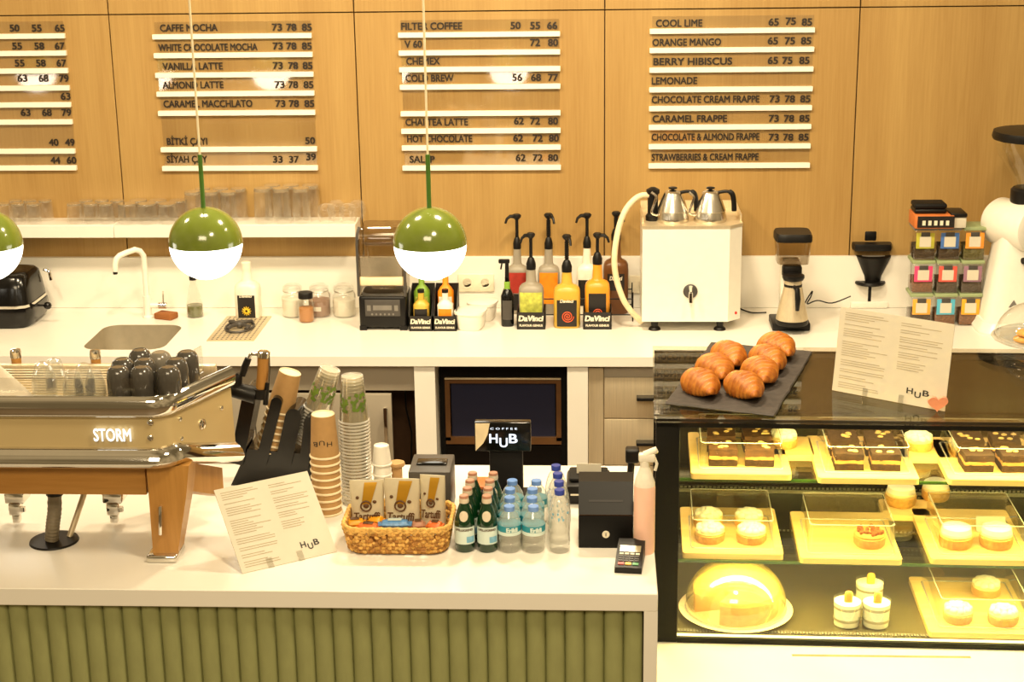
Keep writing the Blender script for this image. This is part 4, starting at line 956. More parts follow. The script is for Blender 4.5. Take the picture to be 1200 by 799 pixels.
# wooden beam, leg
zw = zf(583)
bm_ = MB().box(-1.2, -1.16-ex+0.03, EY+0.02-ey, EY+0.06-ey, zw-FZ, zb-FZ+0.004, 0.003).build('front_beam', 'beech', t)
sbe = Vector((_path[-1][0]-0.035, _path[-1][1]-0.02, 0)); sz0, sz1 = zat(sbe, 581), zat(sbe, 548)
MB().loft([[Vector((x-ex, y-ey, z-FZ)) for x, y, z in ((-1.09, -3.23, zw+0.004), (-1.05, -3.22, zw+0.004), (-1.05, -3.22, zb+0.004), (-1.09, -3.23, zb+0.004))], [Vector((x-ex, y-ey, z-FZ)) for x, y, z in ((sbe.x-0.04, sbe.y, sz0), (sbe.x, sbe.y, sz0), (sbe.x, sbe.y, sz1), (sbe.x-0.04, sbe.y, sz1))]]).build('side_beam', 'beech_upright', t)
lx = lambda px, py, y=-3.25: at_y(px, py, y).x-ex
zl0 = 0.018
def leg_mesh(xt0, xt1, xb0, xb1, y0, y1):
    return MB().loft([[Vector((xb0, y0-ey+0.01, zl0)), Vector((xb1, y0-ey+0.012, zl0)), Vector((xb1, y1-ey-0.01, zl0)), Vector((xb0, y1-ey-0.01, zl0))],
                      [Vector((xt0, y0-ey-0.004, zw-FZ)), Vector((xt1-0.012, y0-ey, zw-FZ)), Vector((xt1-0.012, y1-ey, zw-FZ)), Vector((xt0, y1-ey, zw-FZ))],
                      [Vector((xt0, y0-ey-0.006, zb-FZ+0.003)), Vector((xt1, y0-ey, zb-FZ+0.003)), Vector((xt1, y1-ey, zb-FZ+0.003)), Vector((xt0, y1-ey, zb-FZ+0.003))]])
l_ = leg_mesh(lx(173, 549), lx(222, 549), lx(178, 641), lx(207, 641), -3.255, -3.17).build('leg', 'beech_upright', t)
xa, xb = lx(172, 648), lx(208, 648)
MB().box(xa, xb, -3.265-ey, -3.17-ey, 0, 0.02, 0.007, 3).build('leg_foot', 'chrome', l_)
q = at_y(188, 610, -3.262)
MB().box(-0.005, 0.005, -0.008, 0.004, -0.04, 0.04, 0.004, mtx=Matrix.Translation((q.x-ex, q.y+0.004-ey, q.z-FZ)) @ Matrix.Rotation(R(4), 4, 'Y')).build('leg_slot', 'chrome', l_)
rx = at_y(192, 600, -2.93).x-ex
b2 = leg_mesh(rx-0.03, rx+0.04, rx-0.02, rx+0.03, -2.96, -2.90).build('leg', 'beech_upright', t)
MB().box(rx-0.03, rx+0.04, -2.965-ey, -2.895-ey, 0, 0.02, 0.007, 3).build('leg_foot', 'chrome', b2)
# group parts under the beam, hose
for px in (21, 135):
    q = at_y(px, 585, -3.0)
    h_ = at_y(px, 610, -3.0).z
    b_ = MB().box(-0.026, 0.026, -0.03, 0.03, 0.02, 0.05, 0.004).box(-0.016, 0.016, -0.035, -0.005, -0.012, 0.022, 0.004).box(-0.01, 0.01, -0.03, -0.01, -0.035, -0.012, 0.003)
    b_.lathe([(0.008, 0.0), (0.008, 0.012)], 10, (0.022, -0.03, 0.0))
    o = b_.build('drip_spout', 'chrome', t); o.location = (q.x-ex, q.y-ey, h_-FZ+0.04)
MB().box(-1.1, 0.3, -3.05-ey, -2.95-ey, zw-FZ+0.015, zw-FZ+0.03).build('under_tray', 'steel', t)
hb = at_z(62, 634, FZ+0.004)
hp = [Vector((hb.x-0.003-ex, hb.y-ey, 0.008)), Vector((hb.x+0.004-ex, hb.y-ey, 0.05)), Vector((hb.x+0.012-ex, hb.y+0.005-ey, 0.10)), Vector((hb.x+0.018-ex, hb.y+0.01-ey, zw-FZ+0.03))]
sp = smooth_path(hp, 10)
rs = [0.0175+(0.0012 if i % 2 else 0) for i in range(len(sp))]
MB().tube(sp, rs, 14).build('drain_hose', 'hose_grey', t, smooth=10)
MB().tube([sp[-8], sp[-1]], 0.022, 14).build('hose_collar', 'black_plastic', t)
MB().tube([Vector((hb.x+0.035-ex, hb.y+0.03-ey, 0.004)), Vector((hb.x+0.09-ex, hb.y+0.10-ey, 0.17))], 0.008, 10).build('drain_pipe', 'brushed_steel', t)
g_ = MB().lathe([(0.064, 0), (0.062, 0.005), (0.02, 0.006)], 32).build('cable_grommet', 'black_plastic', None); g_.location = (hb.x, hb.y+0.01, FZ); tag(g_, 'black round grommet in the counter below the espresso machine hose', 'grommet')
# lever handles behind the deck
for px, y0 in ((20, 412), (113, 413)):
    q = at_y(px, 430, -2.87); h1 = at_y(px, y0+5, -2.87).z
    o = MB().lathe([(0.012, zd-FZ-0.03), (0.0135, h1-0.012-FZ), (0.0135, h1-FZ)], 16, (q.x-ex, -2.87-ey, 0)).build('lever_handle', 'beech_upright', t)
    MB().lathe([(0.0145, h1-FZ-0.004), (0.015, h1-FZ+0.008), (0.0135, h1-FZ+0.018), (0.006, h1-FZ+0.021)], 16, (q.x-ex, -2.87-ey, 0)).build('handle_cap', 'chrome', o)
# steam lever at the right rear
W = lambda px, py, y=-2.93: at_y(px, py, y)-Vector((ex, ey, FZ))
MB().tube([W(256, 452), W(280, 458), W(300, 463)], [0.018, 0.022, 0.024], 14).tube([W(276, 460), W(277, 446), W(281, 438)], [0.020, 0.016, 0.008], 12).build('steam_joint', 'black_plastic', t)
MB().tube([W(284, 440), W(287, 430), W(291, 420)], [0.008, 0.010, 0.009], 12).build('steam_grip', 'black_plastic', t)
MB().tube(smooth_path([W(291, 420), W(294, 415.5), W(298, 415), W(304, 415)]), 0.005, 10).build('steam_arch', 'chrome', t)
o = MB().tube([W(305, 456), W(308, 432), W(308.5, 417)], [0.012, 0.015, 0.016], 16).build('steam_lever', 'beech_upright', t)
MB().tube([W(308.5, 418), W(309, 412), W(309, 411)], [0.0175, 0.017, 0.012], 18).tube([W(313.5, 455), W(315, 432), W(314.5, 416)], 0.004, 8).build('lever_cap', 'chrome', o)
MB().tube([W(304, 466), W(305, 455)], 0.02, 14).tube([W(311, 474), W(313, 448)], 0.007, 10).build('lever_base', 'black_plastic', o)

# cups and glasses upside down on the machine
def on_deck(px, py_top, H):
    # upside-down cup whose rounded top shows at py_top
    for k in range(300):
        y = -3.215+k*0.001
        x = at_y(px, py_top, y).x
        if abs(zat((x, y), py_top)-(zd+H)) < 0.0012: return Vector((x, y, zd+0.0005))
    return Vector((at_y(px, py_top, -3.1).x, -3.1, zd+0.0005))
Hc = zat((-1.2, -3.205), 429)-zd
cup0 = None
spots = [(138, 429.5, 'left of the front row'), (165.5, 429.5, 'middle of the front row'), (197, 429.5, 'right of the front row'), (143, 420.5, 'left of the second row'), (169, 420.5, 'middle of the second row'), (206, 420, 'right of the second row'), (163.5, 409.5, 'left of the back row'), (187, 412.5, 'pale'), (218.5, 411.5, 'right of the back row')]
for px, py, wh in spots:
    q = on_deck(px, py, Hc)
    lb = 'dark grey cup upside down on the espresso machine, '+wh if wh != 'pale' else 'pale grey cup upside down on the espresso machine, among dark ones'
    if cup0 is None or wh == 'pale':
        c_ = thing('coffee_cup', lb, 'cup', q, 0, 'grey cups on the espresso machine')
        rc = 0.0295
        MB().lathe([(rc*0.95, 0), (rc, 0.002), (rc, Hc*0.72), (rc*0.96, Hc*0.84), (rc*0.84, Hc*0.94), (rc*0.62, Hc)], 28).build('body', 'cup_grey' if wh != 'pale' else 'cup_pale_grey', c_)
        MB().lathe([(rc*0.62, Hc-0.001), (rc*0.56, Hc+0.001), (rc*0.45, Hc-0.003), (0.001, Hc-0.003)], 28).build('foot_ring', 'cup_grey' if wh != 'pale' else 'cup_pale_grey', c_)
        if wh != 'pale': cup0 = c_
    else: dup(cup0, q, lb)['group'] = 'grey cups on the espresso machine'
g0 = None
for px, py, wh in ((49.5, 424, 'large one at the left'), (84, 432, 'second from the left in front'), (110, 431, 'next to the dark cups'), (63, 418.5, 'behind the large left one'), (97, 424, 'behind the middle pair')):
    q = on_deck(px, py, Hc*0.92)
    lb = 'clear glass upside down on the espresso machine, '+wh
    if g0 is None:
        g0 = thing('drinking_glass', lb, 'glass', q, 0, 'clear glasses on the espresso machine')
        rc = 0.031; h = Hc*0.92
        b_ = MB().lathe([(rc, 0), (rc*1.0, h*0.45), (rc*0.92, h*0.62), (rc*0.72, h*0.82), (rc*0.62, h*0.95), (rc*0.3, h), (0.001, h)], 14, cap0=False)
        b_.build('outer_wall', 'milky_glass', g0, smooth=15)
        MB().lathe([(rc*0.9, 0), (rc*0.9, h*0.45), (rc*0.7, h*0.65), (rc*0.5, h*0.8), (0.001, h*0.82)], 14, cap0=False).build('inner_wall', 'thin_glass', g0, smooth=15)
    else: dup(g0, q, lb, scale=(0.86, 0.86, 0.97))
# folded cloth
q = Vector((at_y(4, 450, -3.17).x, -3.17, zd+0.001))
b_ = MB(); rings = []
for k in range(8):
    u = k/7; z = 0.105*u; s_ = (1-u)*0.9+0.18
    rings.append([Vector(((0.055*s_*(1+0.22*math.sin(3*a+2*u))*math.cos(a))-0.035*u, 0.045*s_*(1+0.2*math.cos(4*a+u))*math.sin(a), z)) for a in [2*PI*i/20 for i in range(20)]])
b_.loft(rings); o = b_.build('barista_cloth', 'cloth', None, smooth=80); o.location = q
tag(o, 'pale cloth bunched on the espresso machine at the left edge', 'cloth')

# ================================================================== cup organiser and cup stacks
yo = -2.66
o0 = at_y(316, 560, yo); t = thing('cup_organiser', 'black leaning cup organiser with rounded dividers', 'organiser', (o0.x, yo, FZ))
Lp = lambda px, py, y=yo-0.06: at_y(px, py, y)-Vector((o0.x, yo, FZ))
xa, xb = Lp(270, 560).x, Lp(366, 560).x
bz = Lp(300, 524).z
fa = [Vector((xa, -0.06, 0)), Vector((xb, -0.06, 0)), Vector((xb+0.02, -0.06, bz*0.8)), Vector((xa+0.055, -0.06, bz*0.95))]
MB().loft([fa, [Vector((q.x, 0.09, q.z)) for q in fa]]).build('base', 'black_gloss', t)
for (bx_, by_), (tx, ty), wpx in (((277, 530), (293, 464), 17), ((306, 530), (325, 470), 14), ((332, 530), (345, 486), 20), ((356, 535), (363, 492), 12)):
    b0, t0 = Lp(bx_, by_), Lp(tx, ty)
    b0.z -= 0.03
    u = (t0-b0); u.y = 0; L_ = u.length; u.normalize(); v = Vector((u.z, 0, -u.x)); hw_ = wpx/2/440
    poly = [(-hw_, 0), (hw_, 0)]+[(hw_*math.cos(R(a)), L_+hw_*math.sin(R(a))) for a in range(0, 181, 15)]
    mm = Matrix(((v.x, 0, u.x, b0.x), (0, 1, 0, 0), (v.z, 0, u.z, b0.z), (0, 0, 0, 1)))
    A = [mm @ Vector((p[0], -0.075, p[1])) for p in poly]; B = [mm @ Vector((p[0], 0.035, p[1])) for p in poly]
    MB().loft([A, B]).build('divider', 'black_gloss', t)
def cup_proto(name, rb, rt, h, m, rim_m, label, grp, text=None, printed=None, ribs=False):
    """a cup standing upside down: mouth at z=0, base at z=h"""
    t = thing(name, label, 'cup', (0, 0, 0), 0, grp)
    prof = [(rt, 0.004), (rb, h), (rb*0.94, h+0.0002), (rb*0.9, h-0.006), (0.001, h-0.006)]
    o = MB().lathe(prof, 32, cap0=False).build('body', m, t)
    MB().lathe([(rt*0.98, 0), (rt*1.06, 0.001), (rt*1.07, 0.004), (rt*1.0, 0.0065)], 32, cap0=False, cap1=False).build('rim', rim_m, t)
    MB().lathe([(rb*0.995, h+0.0003), (rb*0.96, h+0.0018), (rb*0.92, h+0.0008), (rb*0.88, h-0.002), (0.001, h-0.0025)], 32, cap0=False).build('base_rim', rim_m, t)
    return t, o
def wrap_on_cone(ob, rb, rt, h, zc, ang, lift=0.0006):
    """bends flat lettering (x along, y up, on plane) round a cone; lettering upside down"""
    for v in ob.data.vertices:
        x, z, d = -v.co.x, zc-v.co.y, v.co.z
        r = rt+(rb-rt)*z/h+lift+d
        a = ang+x/r
        v.co = Vector((r*math.cos(a), r*math.sin(a), z))
# upright kraft stack
base = at_z(384, 600, FZ); sc_ = ppm(base)
pitch = 0.0205; hC = 0.118; rB = 0.0315; rT = 0.039
k0, body = cup_proto('kraft_cup', rB, rT, hC, 'kraft', 'rim_cream', 'brown paper cup, lowest of the upright stack behind the menu card', 'kraft cups in the upright stack')
k0.location = base
nst = 8
for i in range(1, nst+1):
    top = i == nst
    d = dup(k0, base+Vector((0, 0, pitch*i)), 'brown paper cup with upside-down logo topping the upright stack' if top else 'brown paper cup number %s up the upright stack behind the menu card' % ['', 'two', 'three', 'four', 'five', 'six', 'seven', 'eight'][i])
    if top:
        tb_ = [c for c in kids(d) if c.name.startswith('body')][0]
        for s_, dx, dy in (('H', -0.0285, 0), ('U', -0.0075, -0.005), ('B', 0.0125, 0)):
            o = put_text(s_, 'ink', tb_, Matrix.Translation((dx, dy, 0)), width=0.015, height=0.0135, bold=0.0, extrude=0.0004)
            wrap_on_cone(o, rB, rT, hC, hC*0.42, BACK)
# leaning kraft stack
lean = Matrix.Rotation(R(17), 4, 'Y')
def lean_stack(proto, p_low, n, pitch, rot, lab, grp):
    e = rot.to_euler(); ax = rot @ Vector((0, 0, 1)); out = []
    for i in range(n):
        d = dup(proto, p_low+ax*pitch*i, lab(i, n)); d.rotation_euler = e; d['group'] = grp; out.append(d)
    return out
tp = at_y(340, 436, -2.68)
ax = lean @ Vector((0, 0, 1))
n = 7
_num = ['lowest', 'second', 'third', 'fourth', 'fifth', 'sixth', 'seventh', 'eighth', 'ninth', 'tenth', 'eleventh', 'twelfth', 'thirteenth', 'fourteenth', 'fifteenth', 'sixteenth', 'seventeenth', 'eighteenth', 'nineteenth', 'twentieth', 'twenty-first', 'twenty-second', 'twenty-third', 'twenty-fourth', 'twenty-fifth', 'twenty-sixth']
lean_stack(k0, tp-ax*(hC+pitch*(n-1)), n, pitch, lean, lambda i, n: 'brown paper cup, %s of the leaning stack in the black organiser' % ('topmost' if i == n-1 else _num[i]), 'kraft cups leaning in the organiser')
# clear cup stacks
p0c, bodyc = cup_proto('clear_cup', 0.030, 0.0405, 0.128, 'clear_cup', 'frosted', 'clear plastic cup, lowest of the upright stack', 'clear cups in the upright stack')
bp = at_z(419, 588, FZ); p0c.location = bp
tz = zat(bp, 440)-FZ; pc = 0.0095; n = int((tz-0.128)/pc)
def leaf_print(parent, rb, rt, h):
    b_ = MB()
    rnd = random.Random(3)
    for k in range(46):
        a0 = BACK+rnd.uniform(-1.35, 1.35); z0 = h*rnd.uniform(0.30, 0.72)*(1-0.18*abs(math.sin(a0*2))); ln = rnd.uniform(0.009, 0.015); ti = rnd.uniform(-1.3, 1.3)
        pts = []
        for u, wv in ((0, 0), (0.3, 0.004), (0.6, 0.005), (1, 0)):
            pts.append((u*ln, wv))
        poly = pts+[(u, -w2) for u, w2 in reversed(pts[1:-1])]
        vs = []
        for u, w2 in poly:
            x = w2*math.cos(ti)+u*math.sin(ti); z = z0+u*math.cos(ti)-w2*math.sin(ti)
            r = rt+(rb-rt)*z/h+0.0008; a = a0+x/r
            vs.append(b_.b.verts.new((r*math.cos(a), r*math.sin(a), z)))
        b_.b.faces.new(vs)
    return b_.build('leaf_print', 'leaf_print', parent)
tops = []
for i in range(1, n+1):
    top = i == n
    d = dup(p0c, bp+Vector((0, 0, pc*i)), 'clear plastic cup with green leaf print topping the upright stack' if top else 'clear plastic cup, %s from the bottom of the upright stack' % _num[i])
    if top: tops.append(d)
leanc = Matrix.Rotation(R(19), 4, 'Y')
axc = leanc @ Vector((0, 0, 1)); tpc = at_y(387, 432, -2.66)
ls = lean_stack(p0c, tpc-axc*(0.128+pc*11), 12, pc, leanc, lambda i, n: 'clear plastic cup, %s of the leaning stack' % ('topmost with leaf print' if i == n-1 else _num[i]), 'clear cups in the leaning stack')
for d in tops+[ls[-1]]:
    leaf_print([c for c in kids(d) if c.name.startswith('body')][0], 0.030, 0.0405, 0.128)
# small white cups
bp = at_z(449, 580, FZ); s0, _b = cup_proto('paper_cup', 0.021, 0.0265, 0.055, 'matte_white', 'enamel_white', 'small white paper cup at the bottom of its short stack', 'small white paper cups'); s0.location = bp
tz = zat(bp, 522)-FZ
for i, lb in ((1, 'second small white paper cup in the short stack'), (2, 'third small white paper cup in the short stack'), (3, 'small white paper cup topping the short stack')):
    dup(s0, bp+Vector((0, 0, (tz-0.055)*i/3)), lb)
q = at_z(466, 575, FZ)
o = MB().box(-0.014, 0.014, -0.014, 0.014, 0, 0.075, 0.004).lathe([(0.021, 0.075), (0.024, 0.08), (0.022, 0.086)], 20).build('stirrer_pot', 'kraft', None); o.location = q
tag(o, 'small brown pot beside the short stack of white cups', 'pot')

# ================================================================== menu cards
def menu_card(BL, BR, TLpx, label, logo_tilt=0):
    b = BR-BL; b.z = 0; w_ = b.length; bd = b.normalized(); nb = Vector((-bd.y, bd.x, 0))       # nb points to the back
    best = None
    for hi in range(100, 320, 2):
        for ti in range(0, 70, 1):
            h = hi/1000; a = R(ti)
            q = BL+Vector((0, 0, h*math.cos(a)))+nb*h*math.sin(a)
            e = (Vector(proj(q))-Vector(TLpx)).length
            if best is None or e < best[0]: best = (e, h, a)
    e, h, a = best
    up = Vector((0, 0, math.cos(a)))+nb*math.sin(a); nf = bd.cross(up)
    t = thing('menu_card', label, 'menu card', BL)
    mm = Matrix(((bd.x, up.x, nf.x, 0), (bd.y, up.y, nf.y, 0), (bd.z, up.z, nf.z, 0), (0, 0, 0, 1)))
    sh = MB().box(0, w_, 0, h, -0.0025, 0, mtx=mm).build('card', 'paper', t)
    rnd = random.Random(5); b_ = MB()
    def block(x0, x1, y0, y1):
        y = y1
        while y > y0:
            if rnd.random() > 0.12:
                ln = (x1-x0)*rnd.uniform(0.45, 1.0)
                b_.box(x0, x0+ln, y, y+h*0.008, 0.0001, 0.0005, mtx=mm)
            y -= h*0.027
    block(w_*0.05, w_*0.46, h*0.05, h*0.38); block(w_*0.05, w_*0.46, h*0.42, h*0.60); block(w_*0.05, w_*0.46, h*0.64, h*0.94)
    block(w_*0.55, w_*0.93, h*0.70, h*0.92); block(w_*0.55, w_*0.93, h*0.52, h*0.66); block(w_*0.55, w_*0.86, h*0.38, h*0.47)
    b_.build('menu_text', 'print_grey', sh)
    lw = w_*0.052; lh = h*0.07
    for s_, dx, dy in (('H', 0, 0), ('U', lw*1.35, -lh*0.45), ('B', lw*2.7, 0)):
        put_text(s_, 'ink', sh, mm @ Matrix.Translation((w_*0.66+dx, h*0.13+dy, 0.0003)), width=lw, height=lh, bold=0.012, extrude=0.0004)
    st = MB()
    for fx in (0.3, 0.62):
        st.box(w_*fx-0.008, w_*fx+0.008, -0.004, 0.025, 0.0008, 0.003, mtx=mm).box(w_*fx-0.008, w_*fx+0.008, 0.0, 0.03, -0.006, -0.0035, mtx=mm)
    st.build('clear_clips', 'acrylic', t)
    return t
menu_card(at_z(284, 672, FZ+0.0015), at_z(395, 646, FZ+0.0015), (250.5, 574), 'white printed menu card leaning on the front counter before the cup stacks')

# ================================================================== basket of snacks
fbl, fbr = at_z(401, 652, FZ), at_z(527, 652, FZ)
bw = (fbr.x-fbl.x)/2; cx_ = (fbl.x+fbr.x)/2
zr_ = zat((cx_, fbl.y), 624)-FZ
yb_ = at_z(400, 590, FZ+zr_).y
bd_ = (yb_-fbl.y)/2; cy_ = fbl.y+bd_
bk = thing('basket', 'rectangular woven seagrass basket holding snack packs', 'basket', (cx_, cy_, FZ))
def loop_pts(z, inset, n=120):
    poly = rrect(-bw+inset, bw-inset, -bd_+inset, bd_-inset, 0.045, 8)
    per = []; L_ = 0
    for i in range(len(poly)):
        a, b = Vector(poly[i]), Vector(poly[(i+1) % len(poly)]); per.append((L_, a, b, (b-a).length)); L_ += (b-a).length
    out = []
    for k in range(n):
        s_ = L_*k/n
        for l0, a, b, ln in per:
            if l0 <= s_ <= l0+ln+1e-9 and ln > 1e-9:
                p = a+(b-a)*((s_-l0)/ln); d = (b-a).normalized(); out.append((Vector((p.x, p.y, z)), Vector((d.x, d.y, 0)))); break
    return out
rnd = random.Random(11)
rows = 6
for mi, mt in enumerate(('seagrass', 'seagrass_light', 'seagrass_dark')):
    b_ = MB()
    for rw in range(rows):
        flare = 0.010-0.010*(rw/rows)
        lp = loop_pts(0.006+(zr_-0.006)*(rw+0.5)/rows, flare, 96)
        for k, (p, d) in enumerate(lp):
            if (k*7+rw*5+int(rnd.random()*2)) % 3 != mi: continue
            tilt = R(24 if rw % 2 else -24)
            X = (d*math.cos(tilt)+Vector((0, 0, 1))*math.sin(tilt)); nrm = Vector((d.y, -d.x, 0)); Z = X.cross(nrm)
            mm = Matrix(((X.x, nrm.x, Z.x, p.x), (X.y, nrm.y, Z.y, p.y), (X.z, nrm.z, Z.z, p.z+rnd.uniform(-0.001, 0.001)), (0, 0, 0, 1)))
            b_.ball((0, 0, 0), 0.0078, 0.0045+rnd.uniform(0, 0.0012), zr_/rows*0.55, 8, 5, mtx=mm)
    b_.build('weave', mt, bk, smooth=60)
b_ = MB()
for q in range(2):
    lp = loop_pts(zr_+0.002+0.006*q, 0.0, 120)
    b_.tube([p+Vector((0, 0, 0.0018*math.sin(k*2.1+q*2))) + Vector((d.y, -d.x, 0))*0.002*math.cos(k*2.1+q) for k, (p, d) in enumerate(lp)]+[lp[0][0]], 0.0055, 8)
b_.build('rolled_rim', 'seagrass_light', bk, smooth=80)
inn = [(q[0], q[1]) for q in rrect(-bw+0.014, bw-0.014, -bd_+0.014, bd_-0.014, 0.04)]
MB().prism(inn, 0.002, 0.008).build('bottom', 'seagrass_dark', bk)
def pouch(px, pyt, wpx, dy, label, tilt):
    y = cy_+dy
    q = at_y(px, 600, y); w_ = wpx/2/ppm(Vector((q.x, y, FZ+0.05)))
    h = zat((q.x, y), pyt)-FZ-0.012
    t = thing('snack_pouch', label, 'pouch', (q.x, y, FZ+0.011), tilt, 'truffle pouches in the basket')
    secs = []
    for k in range(9):
        u = k/8
        secs.append((h*u, w_*(0.92+0.08*u if u < 0.7 else 1.0), 0.026*(1-u)**0.6+0.0015, 3.0))
    MB().sup(secs, 3, 36).build('bag', 'pouch', t)
    yf = lambda u: -(0.026*(1-u)**0.6+0.0015)-0.001
    strip = MB()
    strip.loft([[Vector((-w_*(0.30-0.02*k), yf(0.58+0.044*k)-0.0025, h*(0.58+0.044*k))), Vector((w_*(0.22+0.045*k), yf(0.58+0.044*k)-0.0025, h*(0.58+0.044*k)))] for k in range(10)], closed=False)
    strip.build('gold_band', 'gold_foil', t)
    art = MB()
    art.tube([(0.3*w_*math.cos(2*PI*k/20)-0.05*w_, yf(0.46)-0.001, h*0.55+0.3*w_*math.sin(2*PI*k/20)) for k in range(21)], 0.0022, 6)
    art.ball((-w_*0.05, yf(0.46), h*0.55), w_*0.16, 0.002, w_*0.14).ball((w_*0.45, yf(0.62), h*0.62), w_*0.12, 0.002, w_*0.1).ball((-w_*0.55, yf(0.7), h*0.7), w_*0.1, 0.002, w_*0.1)
    art.build('printed_truffles', 'brown_ink', t)
    put_text('Tartuffi', 'brown_ink', t, Matrix.Translation((-w_*0.75, yf(0.2)-0.001, h*0.30)) @ UPRIGHT, width=w_*1.5, height=h*0.15, extrude=0.0006, shear=0.2, bold=0.02)
    return t
pouch(431, 562, 40, 0.045, 'cream truffle pouch with gold band at the left of the basket', R(4))
pouch(472, 560, 42, 0.035, 'cream truffle pouch with gold band in the middle of the basket', R(-3))
pouch(508, 556, 30, 0.05, 'narrow cream truffle pouch at the right of the basket', R(-8))
def snack(px, py, lpx, m, label, rz, z0):
    q = at_z(px, py, FZ+z0); l_ = lpx/2/ppm(q)
    t = thing('snack_bar', label, 'snack', q, rz, 'wrapped snacks in the basket')
    o = MB().loft([[Vector((l_*u, wv*math.cos(a), 0.011+hv*math.sin(a))) for a in [2*PI*k/10 for k in range(10)]] for u, wv, hv in ((-0.82, 0.013, 0.003), (-0.7, 0.014, 0.010), (-0.3, 0.015, 0.012), (0.3, 0.015, 0.012), (0.7, 0.014, 0.010), (0.82, 0.013, 0.003))]).build('wrapper', m, t)
    MB().box(-l_, -l_*0.82, -0.014, 0.014, 0.0095, 0.0125).box(l_*0.82, l_, -0.014, 0.014, 0.0095, 0.0125).build('crimped_ends', m, t)
    MB().box(-l_*0.4, l_*0.4, -0.008, 0.008, 0.0228, 0.0236, 0.0003).build('print', 'brown_ink' if m != 'snack_blue' else 'label_pale', o)
z0 = zr_-0.026
snack(416, 617, 26, 'snack_yellow', 'yellow wrapped snack bar at the left in the basket', R(12), z0)
snack(432, 622, 30, 'snack_orange', 'orange wrapped snack bar at the front left in the basket', R(-6), z0-0.005)
snack(440, 613, 22, 'snack_yellow', 'yellow wrapped snack bar in front of the left pouch', R(-20), z0)
snack(463, 618, 40, 'snack_blue', 'blue wrapped snack bar at the front of the basket', R(2), z0)
snack(490, 619, 18, 'cap_red', 'small red wrapped snack in front of the right pouch', R(10), z0-0.006)
snack(510, 620, 20, 'snack_orange', 'small orange wrapped snack at the right of the basket', R(-10), z0-0.006)
# napkin box
nl, nr = at_z(480, 606, FZ), at_z(529, 606, FZ)
ny = nl.y; H = zat((nr.x, ny), 553)-FZ
t = thing('napkin_box', 'dark brown box with a black slotted top behind the basket', 'napkin box', ((nl.x+nr.x)/2, ny+0.06, FZ))
w_ = (nr.x-nl.x)/2
MB().box(-w_, w_, -0.06, 0.08, 0, H, 0.004).build('box', 'dark_grey', t)
MB().box(-w_*0.7, w_*0.75, -0.01, 0.03, H, H+0.006, 0.002).build('slot', 'black_gloss', t)

# ================================================================== bottles on the front counter
def green_bottle():
    p, r = stand(545, 648, 24, FZ); H = zat(p, 580)-FZ
    t = thing('mineral_water_bottle', 'x', 'bottle', p, 0, 'green glass mineral water bottles')
    MB().lathe([(r*0.9, 0), (r, 0.004), (r, H*0.5), (r*0.95, H*0.58), (r*0.72, H*0.72), (r*0.48, H*0.84), (r*0.42, H*0.93), (r*0.42, H*0.96)], 28).build('body', 'green_glass', t)
    lb = front_label(t, 'label_pale', [(H*0.16, r, r), (H*0.47, r, r)], 2, 0.0008, 1.25, seg=20)
    b = MB().sup([(H*0.19, r+0.0014, r+0.0014), (H*0.30, r+0.0014, r+0.0014)], 2, 12, a0=BACK+0.25, a1=BACK+1.1); b.build('label_art', 'label_blue', lb)
    o = put_text('S.PELLEGRINO', 'brown_ink', lb, Matrix.Identity(4), width=r*1.85, height=H*0.042, bold=0.02, extrude=0.0003)
    for v in o.data.vertices:
        x, z, d = v.co.x-r*0.92, v.co.y+H*0.405, v.co.z; a = BACK+x/(r+0.001); rr = r+0.0012+d
        v.co = Vector((rr*math.cos(a), rr*math.sin(a), z))
    rr_ = r*0.80
    b = MB()
    rad = lambda z: r*(0.95+(0.72-0.95)*(z/H-0.58)/0.14) if z/H < 0.72 else r*(0.72+(0.48-0.72)*(z/H-0.72)/0.12)
    rings = []
    for k in range(7):
        ring = []
        for j in range(20):
            x, z = 0.44*r*(k+0.02)/6*math.cos(2*PI*j/20), H*0.665+0.50*r*(k+0.02)/6*math.sin(2*PI*j/20)
            q = rad(z)+0.0012; a = BACK+x/q; ring.append(Vector((q*math.cos(a), q*math.sin(a), z)))
        rings.append(ring)
    b.loft(rings, cap1=False)
    b.build('neck_label', 'cap_cream', t)
    MB().lathe([(r*0.45, H*0.86), (r*0.50, H*0.90), (r*0.47, H*0.955)], 20).build('neck_foil', 'cap_cream', t)
    MB().lathe([(r*0.46, H*0.955), (r*0.48, H*0.975), (r*0.42, H), (0.001, H*1.003)], 20).build('crown_cap', 'cap_red', t)
    return t, r
ORD = ['front', 'second', 'third', 'rearmost']
def rows(proto, cols, pitch, fmt):
    base = proto.location.copy(); first = True
    for cn, xs in cols:
        for i in range(4):
            lb = fmt % (ORD[i], cn)
            px = xs[i]
            y = base.y+pitch*i
            q = Vector((at_y(px, 640-9*i, y).x, y, base.z))
            if first: proto['label'] = lb; proto.location = q; first = False
            else: dup(proto, q, lb)
g, r = green_bottle()
rows(g, (('left', [545, 549, 552, 555]), ('right', [571.5, 573, 575, 579])), 0.0545, 'green glass bottle with pale label, %s in the %s column')
